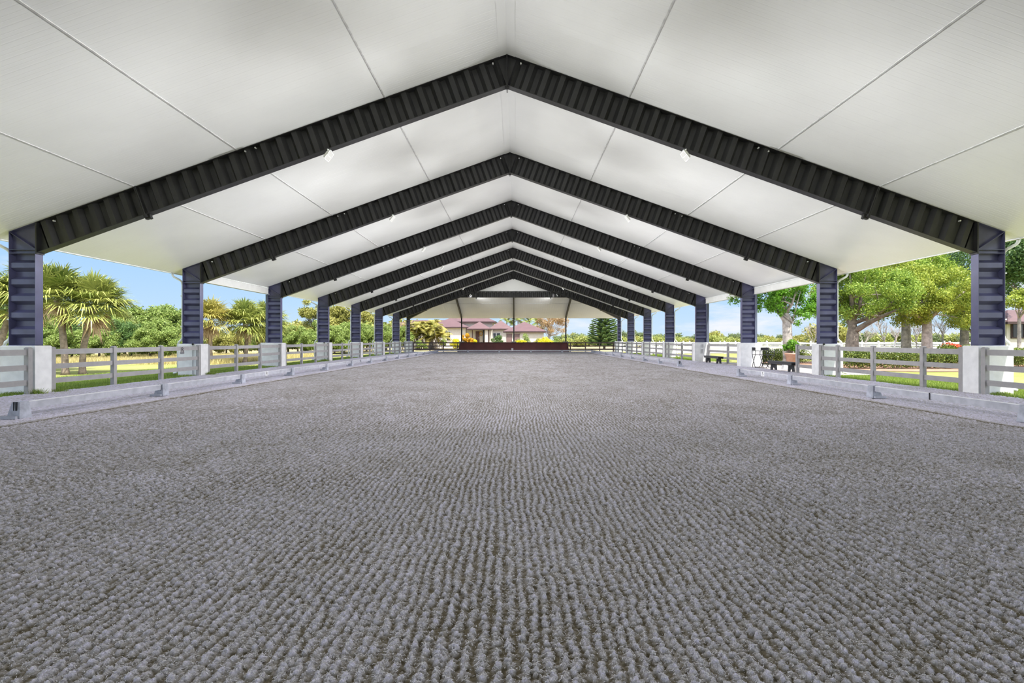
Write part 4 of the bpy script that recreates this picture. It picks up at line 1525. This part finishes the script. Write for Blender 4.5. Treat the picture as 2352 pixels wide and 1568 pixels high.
move_copy(BP, (PX(1216, 120), 120, .1), 'palm rising behind the right slope of the garage roof', rz=3)
move_copy(BP, (PX(1234, 118), 118, -.4), 'palm next to the brown-leaved tree behind the garage', rz=5)
Y = 105
cr = sub_blobs((PX(1272, Y), Y, PZ(745, Y)), 4.0, 3, 2.3, 26, .8, 14, -.7)
leafy_tree('brown_tree', (PX(1262, Y), Y), 1.6, .28, cr, 5200, .13, 'browntree', 'barkpale', 'brown-leaved tree with a forked pale trunk right of the garage', limbs=14, seed=5, shell=.3)


# Norfolk pine
def norfolk(x, y, H, W, label):
    root = empty('norfolk_pine', (x, y, 0), label, 'tree')
    g = random.Random(4)
    m = MB(); m.tube([(x, y, -.1), (x, y, H)], [.22, .03], 10); m.build('trunk', M['bark'], root, True)
    vs, fs, ts = [], [], []
    nl = 24
    for l in range(nl):
        z = .5 + (H - .7) * l / nl
        R = W * (1 - .80 * (l / nl) ** 1.25) * g.uniform(.92, 1.05)
        nb = 7
        for b in range(nb):
            az = 2 * PI * (b + .5 * (l % 2)) / nb + g.uniform(-.12, .12)
            d = Vector((math.cos(az), math.sin(az), 0)); side = Vector((-d.y, d.x, 0))
            ns = 15
            for k in range(1, ns + 1):
                q = k / ns
                p = Vector((x, y, z)) + d * R * q + Vector((0, 0, .10 * R * math.sin(q * 2.2) - .07 * R * q + .22 * R * q ** 3))
                for sg in (-1, 1):
                    L = R * .26 * (1.1 - .6 * q)
                    e = p + (side * sg * .8 + d * .65).normalized() * L + Vector((0, 0, .10 * L))
                    w = d * .055
                    o = len(vs)
                    up = Vector((0, 0, .07))
                    vs.extend([p - w, p + w, e + w * .6, e - w * .6, p - up, p + up, e + up, e - up])
                    fs.extend([(o, o + 1, o + 2, o + 3), (o + 4, o + 5, o + 6, o + 7)])
                    t = min(1, max(0, g.gauss(.45, .2))); ts.extend([t] * 8)
    arrmesh('foliage', np.array([tuple(v) for v in vs]), np.array(fs), M['pine'], np.array(ts), root, (x, y, 0))


norfolk(PX(1388, 84), 84, 8.6, 3.05, 'dark tiered Norfolk pine left of the far right corner column')

# shrubs by the house
GC = 'shrubs in front of the house'
for (px, Y, hw, top, mat, lab, nl, sd) in (
        (1068, 90, 13, 752, 'croton', 'tall orange and yellow shrub in front of the house, behind the left slim column', 5000, 1),
        (1082, 89, 12, 768, 'croton', 'lower orange and yellow shrub just right of the left slim column', 3600, 2),
        (1047, 88, 15, 776, 'yellowshrub', 'low golden shrub left of the left slim column', 3600, 3),
        (1016, 88, 12, 772, 'scrub', 'green shrub at the left end of the house wall', 3000, 4),
        (1143, 90, 18, 765, 'dkgreen', 'rounded dark green shrub between the house door and the garage', 5200, 5),
        (1203, 88, 19, 761, 'scrub', 'loose tall green shrub in front of the garage door', 3600, 6),
        (1197, 85, 18, 778, 'yellowshrub', 'low golden shrub right of the middle slim column', 3600, 7),
        (1240, 88, 16, 764, 'scrub2', 'olive shrub before the right end of the garage', 3000, 8),
        (1252, 85, 26, 774, 'yellowshrub', 'wide golden shrub bed right of the garage', 5200, 9),
        (1275, 90, 14, 774, 'scrub', 'green shrub at the foot of the brown-leaved tree', 3000, 10),
        (1092, 86, 10, 779, 'yellowshrub', 'small golden shrub before the house door', 2400, 11),
        (968, 78, 16, 778, 'scrub', 'low green shrub at the foot of the cane palms', 3000, 12)):
    rx = hw * Y / F
    shrub('shrub', (PX(px, Y), Y), rx, rx * .8, PZ(top, Y), nl, .075, mat, lab, 'shrub', GC, 200 + sd)
# boulders
for i, (px, Y, s, lab) in enumerate(((942, 79, .95, 'large pale boulder beside the far left corner column'), (985, 84, 1.1, 'pale boulder between the cane palm trunks'))):
    bpy.ops.mesh.primitive_ico_sphere_add(subdivisions=4, radius=1)
    o = bpy.context.object; o.name = 'boulder'; o.data.name = 'boulder'
    for v in o.data.vertices:
        n = math.sin(v.co.x * 3.1 + i) * .12 + math.sin(v.co.y * 4.3 + 1) * .1 + math.sin(v.co.z * 5 + 2 * i) * .08
        v.co *= (1 + n)
    o.scale = (s, s * .8, s * .95); o.location = (PX(px, Y), Y, s * .55)
    o.data.materials.append(M['boulder']); tag(o, lab, 'boulder', 'pale boulders at far left')

# -- right garden trees
def crown_px(px, py, hwx, hwy, Y, n, rr, seed, low=-.9, depth=None):
    k = Y / F
    return sub_blobs((PX(px, Y), Y, PZ(py, Y)), hwx * k, depth or hwx * k, hwy * k, n, rr, seed, low)


Y = 31.5
cr = crown_px(1798, 655, 82, 62, Y, 34, .42, 31) + crown_px(1856, 690, 36, 60, Y, 12, .34, 32) + crown_px(1755, 690, 50, 28, Y, 8, .32, 33) + crown_px(1835, 725, 34, 26, Y, 8, .24, 35) + crown_px(1800, 705, 55, 25, Y, 12, .3, 36) + crown_px(1688, 692, 22, 10, Y, 4, .16, 34)
leafy_tree('oak_tree', (PX(1811, Y), Y), PZ(742, Y), .33, cr, 21000, .066, 'oak', 'barkpale', 'oak with an open dark green crown and forked grey trunk behind the terracotta pot', limbs=6, seed=8, lean=-.1, shell=.3)
Y = 33.5
cr = crown_px(1985, 672, 112, 88, Y, 80, .55, 41, -.85) + crown_px(1925, 650, 50, 60, Y, 16, .5, 42)
leafy_tree('oak_tree', (PX(1955, Y), Y), PZ(768, Y), .46, cr, 46000, .062, 'lime', 'bark', 'spreading bright green tree with a thick trunk just right of the second right column', limbs=9, seed=9, lean=.1)
Y = 34.5
cr = crown_px(2138, 685, 104, 86, Y, 80, .52, 51, -.9) + crown_px(2080, 640, 80, 60, Y, 22, .5, 52)
leafy_tree('oak_tree', (PX(2129, Y), Y), PZ(745, Y), .36, cr, 50000, .062, 'lime2', 'barkpale', 'yellow-green tree with a pale trunk standing in the mulch bed', limbs=9, seed=10)
Y = 44
cr = crown_px(2060, 650, 110, 80, Y, 60, .8, 61, -.8)
leafy_tree('oak_tree', (PX(2081, Y), Y), PZ(730, Y), .4, cr, 30000, .085, 'lime', 'bark', 'green tree with a dark trunk behind the two nearer bright trees', limbs=12, seed=11)
Y = 48
cr = crown_px(2210, 620, 120, 110, Y, 40, 1.25, 66, -.9)
leafy_tree('oak_tree', (PX(2215, Y), Y), 3.0, .4, cr, 34000, .09, 'dkgreen', 'bark', 'tall dark green tree behind the nearest right column', limbs=10, seed=12)
Y = 40
cr = crown_px(2225, 720, 50, 45, Y, 16, .7, 68, -.9)
leafy_tree('oak_tree', (PX(2236, Y), Y), 2.0, .2, cr, 14000, .06, 'lime2', 'bark', 'low yellow-green tree against the nearest right column', limbs=8, seed=13)
Y = 39
cr = crown_px(2350, 600, 75, 75, Y, 30, .9, 71, -.9)
leafy_tree('oak_tree', (PX(2400, Y), Y), 4, .3, cr, 15000, .10, 'dkgreen', 'bark', 'dark green tree in the top right corner beyond the nearest right column', limbs=8, seed=15)
Y = 36
cr = crown_px(2348, 690, 42, 32, Y, 14, .5, 73, -.9)
leafy_tree('oak_tree', (PX(2341, Y), Y), PZ(735, Y), .13, cr, 6500, .075, 'lime2', 'barkpale', 'small thin-trunked tree at the right edge before the maroon-roofed wing', limbs=8, seed=16)
GT = 'bare pale trees in the right garden'
for i, (px, Y, top, lab) in enumerate(((2031, 56, 715, 'bare pale tree between the thick trunk and the dark trunk'), (2056, 62, 740, 'bare pale tree just left of the dark trunk'), (2105, 54, 735, 'bare pale tree between the dark trunk and the pale trunk in the mulch'), (2166, 52, 720, 'bare pale tree right of the pale trunk in the mulch'), (1985, 60, 745, 'bare pale tree behind the thick trunk'), (1868, 58, 735, 'bare pale tree left of the second right column'))):
    twig_tree((PX(px, Y), Y), PZ(top, Y), .75, lab, GT, 300 + i)


# hedges
def hedge(x0, x1, y0, y1, h, nl, label, size=.045, mat='hedge'):
    root = empty('hedge', ((x0 + x1) / 2, (y0 + y1) / 2, 0), label, 'hedge', 'clipped hedges on the right')
    bl = []
    n = int((x1 - x0) / .35)
    for i in range(n):
        for r_ in range(2):
            x = x0 + (x1 - x0) * (i + random.random()) / n
            y = y0 + (y1 - y0) * (r_ + .5) / 2 + random.uniform(-.1, .1)
            bl.append((x, y, h * .35, .32, (y1 - y0) * .35, h * .38)); bl.append((x, y, h * .66, .30, (y1 - y0) * .35, h * .36 * random.uniform(.85, 1.1)))
    p, d = blob_points(bl, nl, .6); p[:, 2] = np.maximum(p[:, 2], .01)
    v, f = leaves(p, d, size, .7)
    arrmesh('foliage', v, f, M[mat], np.repeat(np.clip(rng.beta(1.3, 2.2, nl), 0, 1), 4), root, ((x0 + x1) / 2, (y0 + y1) / 2, 0))
    m = MB()
    for i in range(int((x1 - x0) / .5)):
        x = x0 + .25 + i * .5
        m.tube([(x, (y0 + y1) / 2, -.05), (x + random.uniform(-.1, .1), (y0 + y1) / 2, h * .6)], .015, 5)
    m.build('stems', M['bark'], root)


hedge(18.3, 27.2, 27.6, 28.7, 1.12, 24000, 'clipped dark hedge behind the fence, between the second right pedestal and the pale trunk')
hedge(29.0, 34.5, 29.5, 30.6, 1.15, 14000, 'clipped dark hedge right of the pale trunk, before the nearest right pedestal')
hedge(29.5, 38.0, 25.2, 26.4, 1.15, 17000, 'clipped dark hedge beyond the nearest right pedestal, at the photo edge')
hedge(16.9, 20.7, 33.8, 34.7, 1.0, 9000, 'thin dark hedge behind the benches and the pot')
hedge(20.9, 24.5, 33.4, 34.2, 1.0, 7000, 'dark hedge between the pot and the second right pedestal')
shrub('flower_shrub', (PX(2192, 36), 36), .9, .8, 1.55, 2600, .06, 'flower', 'red-flowering shrub above the hedge, left of the nearest right column', 'shrub', None, 401)
shrub('shrub', (PX(2205, 34), 34), 1.3, 1.0, 1.4, 5000, .06, 'lime', 'bright green shrub below the red flowers', 'shrub', None, 402)
shrub('shrub', (PX(2350, 33), 33), 1.5, 1.0, 1.3, 5000, .06, 'lime2', 'bright shrub before the maroon-roofed wing at the right edge', 'shrub', None, 403)

# terracotta pot
x, y = PX(1818, 31), 31.0
r = empty('potted_plant', (x, y, 0), 'terracotta pot with a leafy plant behind the near bench', 'potted plant')
m = MB()
prof = [(.0, 0), (.24, 0), (.36, .66), (.39, .66), (.39, .76), (.35, .76), (.34, .68), (.0, .66)]
n = 24
vs = [(x + a * math.cos(2 * PI * k / n), y + a * math.sin(2 * PI * k / n), z) for a, z in prof for k in range(n)]
m.add(vs, [(i * n + k, i * n + (k + 1) % n, (i + 1) * n + (k + 1) % n, (i + 1) * n + k) for i in range(len(prof) - 1) for k in range(n)])
m.build('pot', M['terracotta'], r, True)
p, d = blob_points(sub_blobs((x, y, 1.15), .4, .4, .42, 12, .22, 77), 900, .3)
v, f = leaves(p, d, .07, .7)
arrmesh('foliage', v, f, M['oak'], np.repeat(rng.random(900), 4), r, (x, y, 0))
m = MB()
for k in range(6):
    m.tube([(x, y, .66), (x + .12 * math.cos(k), y + .12 * math.sin(k), 1.0), (x + .25 * math.cos(k), y + .25 * math.sin(k), 1.3)], [.015, .012, .005], 5)
m.build('stems', M['bark'], r)

# white paddock fence at right, far
def white_fence(x0, y0, x1, y1, n, label):
    r = empty('paddock_fence', ((x0 + x1) / 2, (y0 + y1) / 2, 0), label, 'fence', 'white paddock fences on the right')
    for i in range(n + 1):
        t = i / n; x = x0 + (x1 - x0) * t; y = y0 + (y1 - y0) * t
        m = MB(); m.box(x - .07, x + .07, y - .07, y + .07, -.05, 1.42)
        m.hexa([(x - .09, y - .09, 1.42), (x + .09, y - .09, 1.42), (x + .09, y + .09, 1.42), (x - .09, y + .09, 1.42)], [(x - .02, y - .02, 1.5), (x + .02, y - .02, 1.5), (x + .02, y + .02, 1.5), (x - .02, y + .02, 1.5)])
        m.build('post', M['white'], r)
    for z in (.35, .8, 1.22):
        m = MB(); m.bar((x0, y0, z), (x1, y1, z), .05, .15); m.build('rail', M['white'], r)


white_fence(16.0, 60, 60, 52, 19, 'white paddock fence across the right side beyond the garden trees')
white_fence(17.0, 82, 75, 76, 24, 'farther white paddock fence behind the pale driveway')

# far right tree line and shrubs
FT = []
for i, mat in enumerate(('far', 'farlime', 'scrub2')):
    cr = sub_blobs((0, 0, 2.6), 3.0, 2.6, 2.3, 18, 1.15, 500 + i, -.9)
    FT.append(leafy_tree('distant_tree', (0, 0), 1.3, .2, cr, 3600, .26, mat, 'bark', 'x', 'tree', None, 4, 70 + i))
fu = [0, 0, 0]
FB = {0: 'grey-green tree of the distant tree line', 1: 'yellow-green bush of the far paddock', 2: 'olive tree of the distant tree line'}
random.seed(3)
items = []
for i in range(34):       # far tree line
    px = 1290 + i * 21 + random.uniform(-6, 6)
    items.append((px, random.uniform(763, 770), random.uniform(190, 230), 0 if random.random() < .7 else 2))
for i in range(26):       # nearer scrub
    px = 1300 + i * 24 + random.uniform(-8, 8)
    items.append((px, random.uniform(769, 776), random.uniform(105, 130), 1 if random.random() < .75 else 2))
for i in range(18):
    px = 1915 + i * 19 + random.uniform(-6, 6)
    items.append((px, random.uniform(758, 768), random.uniform(110, 150), (0, 1, 1, 2)[i % 4]))
for (px, top, Y, pi) in ((1318, 764, 120, 0), (1332, 767, 118, 1), (1640, 758, 140, 2), (1648, 766, 120, 1), (1540, 762, 150, 0), (1435, 758, 150, 0), (1462, 756, 160, 0), (1500, 768, 110, 1), (1480, 769, 110, 1), (1905, 735, 75, 2), (1890, 748, 90, 0)):
    items.append((px, top, Y, pi))
RB = [(1345, 'left of the Norfolk pine'), (1470, 'between the Norfolk pine and the sixth right column'), (1560, 'between the sixth and fifth right columns'), (1640, 'around the fourth right column'), (1745, 'left of the doubled pedestal'), (1880, 'behind the oak at the pot'), (2400, 'behind the garden trees')]
for (px, top, Y, pi) in items:
    o = FT[pi] if not fu[pi] else copy_tree(FT[pi]); fu[pi] = 1
    H = PZ(top, Y); s = H / 5.0
    o.location = (PX(px, Y), Y, 0); o.scale = (max(s, .5) * 1.25, max(s, .5), s); o.rotation_euler = (0, 0, random.uniform(0, 6))
    pl = [b for a, b in RB if px < a][0]
    o['label'] = f'{FB[pi]} {pl}'; o['group'] = f'{FB[pi]}, {pl}'
# distant trees behind the left belt and the house
for j, (px, top, Y) in enumerate(((655, 738, 95), (690, 735, 100), (905, 735, 120), (925, 732, 125), (960, 735, 130), (1000, 735, 130))):
    o = copy_tree(FT[2]); H = PZ(top, Y); s = H / 5.0
    o.location = (PX(px, Y), Y, 0); o.scale = (s, s, s)
    o['label'] = 'olive tree far behind the left scrub and the cane palms'; o['group'] = 'olive trees far behind at left'

# grass: short blades at the shaded lawn edge, dry tufts farther out, weeds at the pedestals
def blades(name, x0, x1, y0, y1, n, h, mat, label, clump=None):
    if clump is None:
        px = rng.uniform(x0, x1, n); py = rng.uniform(y0, y1, n)
    else:
        px = rng.normal((x0 + x1) / 2, (x1 - x0) / 3.5, n); py = rng.normal((y0 + y1) / 2, (y1 - y0) / 3.5, n)
    a = rng.uniform(0, 2 * PI, n); hh = h * rng.uniform(.5, 1.3, n); w = .006 + .02 * h
    lean = rng.normal(0, .45, (n, 2)) * hh[:, None]
    b0 = np.stack([px - np.cos(a) * w, py - np.sin(a) * w, np.full(n, -.07)], 1); b1 = np.stack([px + np.cos(a) * w, py + np.sin(a) * w, np.full(n, -.07)], 1)
    t0 = np.stack([px + lean[:, 0] - np.cos(a) * w * .15, py + lean[:, 1], hh - .05], 1); t1 = np.stack([px + lean[:, 0] + np.cos(a) * w * .15, py + lean[:, 1], hh - .05], 1)
    v = np.stack([b0, b1, t1, t0], 1).reshape(-1, 3)
    o = arrmesh(name, v, np.arange(4 * n).reshape(-1, 4), M[mat], np.repeat(rng.random(n), 4))
    return tag(o, label, 'grass', None, 'stuff')


blades('grass', -19.5, -14.1, 13.5, 30, 70000, .085, 'grassblade', 'short green grass along the left fence')
blades('grass', -15.5, -14.1, 30, 60, 30000, .10, 'grassblade', 'short green grass along the far left fence')
blades('grass', 14.15, 18.5, 13.5, 22.2, 36000, .075, 'grassblade', 'short green grass along the near right fence')
blades('grass', -38, -20, 33, 52, 60000, .32, 'drygrass', 'tall dry grass in front of the left scrub belt')
blades('grass', 14.2, 17.0, 37.6, 60, 16000, .12, 'grassblade', 'short green grass along the far right fence')
wd = 0
for (x, y, s, lab) in ((-14.0, 14.42, .16, 'green weed tuft at the corner of the nearest left pedestal'), (-14.5, 14.3, .10, 'low green weeds along the front of the nearest left pedestal'), (-13.95, 15.1, .12, 'green weed tuft behind the nearest left pedestal'), (-13.98, 22.55, .16, 'green weed tuft at the second left pedestal'), (14.55, 14.3, .10, 'low green weeds along the front of the nearest right pedestal'), (-14.2, 36.9, .18, 'green weed tuft at the fourth left pedestal')):
    blades('weeds', x - .28, x + .28, y - .13, y + .13, 420, s, 'grassblade', lab, 1)

# ------------------------------------------------------------------ house at the far end
hr = empty('house', (PX(1100, 100), 100, 0), 'cream house with maroon hip roofs beyond the far end of the arena', 'house')


def hip(x0, x1, y0, y1, ze, zt, th=.22):
    """solid hip roof, eave at ze, ridge at zt; returns roof and fascia builders"""
    w, d = x1 - x0, y1 - y0
    if w >= d:
        a = ((x0 + d / 2, (y0 + y1) / 2, zt), (x1 - d / 2, (y0 + y1) / 2, zt))
        f = [(0, 1, 5, 4), (1, 2, 5), (2, 3, 4, 5), (3, 0, 4)]
    else:
        a = (((x0 + x1) / 2, y0 + w / 2, zt), ((x0 + x1) / 2, y1 - w / 2, zt))
        f = [(0, 1, 4), (1, 2, 5, 4), (2, 3, 5), (3, 0, 4, 5)]
    v = [(x0, y0, ze), (x1, y0, ze), (x1, y1, ze), (x0, y1, ze), a[0], a[1]]
    R = MB().add(v, f + [(3, 2, 1, 0)])
    Fm = MB(); Fm.box(x0 + .02, x1 - .02, y0 + .02, y1 - .02, ze - th, ze - .001)
    return R, Fm


def house_part(x0, x1, y0, y1, ze, zt, wall_in=.7, walls=True, z0=-.1):
    if walls:
        m = MB(); m.box(x0 + wall_in, x1 - wall_in, y0 + wall_in, y1 - wall_in, z0, ze - .2); m.build('wall', M['housewall'], hr)
    R, Fm = hip(x0, x1, y0, y1, ze, zt)
    q = R.build('hip_roof', M['roof'], hr); Fm.build('eave', M['eave'], q)
    # hip ridges
    return q


house_part(-26.0, PX(1077, 100), 100, 107.2, PZ(750.5, 100), PZ(735, 103.6))
house_part(PX(1013, 106), PX(1140, 106), 105.6, 117, PZ(738, 105.6), PZ(714, 111), .9)
house_part(PX(1071, 97.5), PX(1128, 97.5), 97.5, 104, PZ(754.5, 97.5), PZ(738.5, 100), .9, False)
house_part(PX(1122, 102), PX(1178, 102), 102, 108.5, PZ(754.5, 102), PZ(736, 105))
house_part(PX(1155, 92), PX(1256, 92), 92, 100.4, PZ(760.5, 92), PZ(738.5, 96.1), .55)
# walls of entry, set back
m = MB(); m.box(PX(1070, 100), PX(1130, 100), 101.2, 104, -.1, PZ(756, 97.5)); m.build('wall', M['housewall'], hr)


def hbox(nm, pxa, pxb, pya, pyb, Y, d, mat, parent=None, pad=None):
    m = MB(); m.box(PX(pxa, Y), PX(pxb, Y), Y - d, Y, PZ(pyb, Y), PZ(pya, Y)); return m.build(nm, mat, parent or hr)


ORG_h = ORG[hr.name]
dd = hbox('door', 1092.5, 1101.5, 760.5, 789, 101.2, .08, M['door'])
ORG[dd.name] = ORG_h
hbox('door_handle', 1099.8, 1100.3, 774, 777, 101.12, .06, M['bolt'], dd)
hbox('sidelight', 1109, 1112.3, 758, 789, 101.2, .06, M['glass'])
m = MB()
for k in range(24):
    t = 2 * PI * k / 24; t2 = 2 * PI * (k + 1) / 24
    cx, cz = PX(1104.8, 101), PZ(766, 101)
    m.bar((cx + .33 * math.cos(t), 101.06, cz + .42 * math.sin(t)), (cx + .33 * math.cos(t2), 101.06, cz + .42 * math.sin(t2)), .12, .12)
m.build('wreath', M['croton'], hr)
hbox('pillar', 1114.5, 1121, 755, 789, 98.6, .6, M['housewall'])
hbox('pillar', 1121.3, 1123.4, 756, 789, 99.2, .3, M['roof'])
hbox('pillar', 1084.3, 1086.3, 756, 789, 99.2, .3, M['roof'])
for (a, b, c, d_, Y) in ((1026, 1034, 762, 781, 100.66), (1133, 1139, 765, 776, 102.66), (1141, 1149, 765, 776, 102.66)):
    w = hbox('window', a - .8, b + .8, c - .8, d_ + .8, Y, .08, M['white']); ORG[w.name] = ORG_h
    hbox('pane', a, b, c, d_, Y - .06, .05, M['glass'], w)
for (a, b) in ((1163.2, 1176.3), (1180.8, 1193.5)):
    g = hbox('garage_door', a, b, 766, 788, 92.52, .07, M['garage']); ORG[g.name] = ORG_h
    hbox('door_frame', a - .7, b + .7, 765, 766, 92.5, .10, M['housewall'], g)
hbox('wall_lamp', 1178, 1179, 765, 767, 92.5, .12, M['bolt'])
# wing at the right edge
r2 = empty('house_wing', (PX(2370, 46), 48, 0), 'pale house wing with a maroon roof and dark window at the right edge', 'house')
x0 = PX(2312, 46)
m = MB(); m.box(x0, x0 + 14, 46, 48.2, -.1, 3.15); m.build('wall', M['housewall'], r2)
R, Fm = hip(x0 - .7, x0 + 15, 45.2, 49, 3.3, 4.5)
q = R.build('hip_roof', M['roof'], r2); Fm.build('eave', M['eave'], q)
m = MB(); m.box(PX(2321, 46), PX(2352, 46) + 1.5, 45.9, 46, PZ(777, 46), PZ(741, 46)); w = m.build('window', M['eave'], r2); ORG[w.name] = ORG[r2.name]
m = MB(); m.box(PX(2324, 46), PX(2346, 46), 45.86, 45.9, PZ(774, 46), PZ(744, 46)); m.build('pane', M['glass'], w)
m = MB(); m.box(PX(2348, 46), PX(2352, 46) + 1.3, 45.86, 45.9, PZ(774, 46), PZ(744, 46)); m.build('pane', M['glass'], w)

# ------------------------------------------------------------------ sky and sun
wd = bpy.data.worlds.new('sky'); scene.world = wd; wd.use_nodes = True
nt = wd.node_tree
for n in list(nt.nodes): nt.nodes.remove(n)
N = nt.nodes; Lk = nt.links
out = N.new('ShaderNodeOutputWorld'); bg = N.new('ShaderNodeBackground')
tc = N.new('ShaderNodeTexCoord'); sp = N.new('ShaderNodeSeparateXYZ')
Lk.new(tc.outputs['Generated'], sp.inputs[0])
rp = N.new('ShaderNodeValToRGB'); cr_ = rp.color_ramp
cr_.elements[0].position = 0.0; cr_.elements[0].color = (.66, .83, 1.0, 1)
cr_.elements[1].position = 1.0; cr_.elements[1].color = (.13, .32, .85, 1)
e = cr_.elements.new(.07); e.color = (.52, .75, 1.0, 1)
e = cr_.elements.new(.22); e.color = (.32, .61, 1.08, 1)
Lk.new(sp.outputs['Z'], rp.inputs['Fac'])
# clouds: low puffs, more of them to the right
mp = N.new('ShaderNodeMapping'); mp.inputs['Scale'].default_value = (2.2, 2.2, 9.0)
Lk.new(tc.outputs['Generated'], mp.inputs['Vector'])
nz = N.new('ShaderNodeTexNoise'); nz.inputs['Scale'].default_value = 2.3; nz.inputs['Detail'].default_value = 9; nz.inputs['Roughness'].default_value = .58
Lk.new(mp.outputs['Vector'], nz.inputs['Vector'])
sx = N.new('ShaderNodeMath'); sx.operation = 'MULTIPLY_ADD'; sx.inputs[1].default_value = .14; 
Lk.new(sp.outputs['X'], sx.inputs[0]); Lk.new(nz.outputs['Fac'], sx.inputs[2])
cl = ramp(nt, (0, 0, 0), (1, 1, 1), .53, .70); Lk.new(sx.outputs[0], cl.inputs['Fac'])
hz = ramp(nt, (1, 1, 1), (.25, .25, .25), .02, .22); Lk.new(sp.outputs['Z'], hz.inputs['Fac'])
mu = N.new('ShaderNodeMath'); mu.operation = 'MULTIPLY'; Lk.new(cl.outputs['Color'], mu.inputs[0]); Lk.new(hz.outputs['Color'], mu.inputs[1])
mx = N.new('ShaderNodeMix'); mx.data_type = 'RGBA'
Lk.new(mu.outputs[0], mx.inputs['Factor']); Lk.new(rp.outputs['Color'], mx.inputs['A']); mx.inputs['B'].default_value = (.92, .95, 1.0, 1)
# brighter, whiter sky around the sun, behind the camera
SUN = Vector((.20, -.46, 1.0)).normalized()
dt = N.new('ShaderNodeVectorMath'); dt.operation = 'DOT_PRODUCT'; dt.inputs[1].default_value = SUN
Lk.new(tc.outputs['Generated'], dt.inputs[0])
mxx = N.new('ShaderNodeMath'); mxx.operation = 'MAXIMUM'; mxx.inputs[1].default_value = 0.0; Lk.new(dt.outputs['Value'], mxx.inputs[0])
pw = N.new('ShaderNodeMath'); pw.operation = 'POWER'; pw.inputs[1].default_value = 2.0; Lk.new(mxx.outputs[0], pw.inputs[0])
gl = N.new('ShaderNodeMix'); gl.data_type = 'RGBA'; gl.blend_type = 'ADD'; gl.inputs['B'].default_value = (3.5, 3.4, 3.35, 1)
Lk.new(pw.outputs[0], gl.inputs['Factor']); Lk.new(mx.outputs['Result'], gl.inputs['A'])
Lk.new(gl.outputs['Result'], bg.inputs['Color']); bg.inputs['Strength'].default_value = 1.0
Lk.new(bg.outputs['Background'], out.inputs['Surface'])
sun = bpy.data.lights.new('sun', 'SUN'); sun.energy = 9.5; sun.angle = math.radians(.6); sun.color = (1.0, .95, .86)
so = bpy.data.objects.new('sun', sun); col.objects.link(so)
so.rotation_euler = (-Vector((.20, -.46, 1.0))).to_track_quat('-Z', 'Y').to_euler()
so.location = (20, -30, 60)
scene.cycles.use_adaptive_sampling = True
scene.cycles.adaptive_threshold = 0.08
scene.cycles.max_bounces = 5
scene.cycles.diffuse_bounces = 3
scene.cycles.glossy_bounces = 2
scene.cycles.transmission_bounces = 4
scene.cycles.sample_clamp_indirect = 6.0
scene.cycles.use_denoising = True
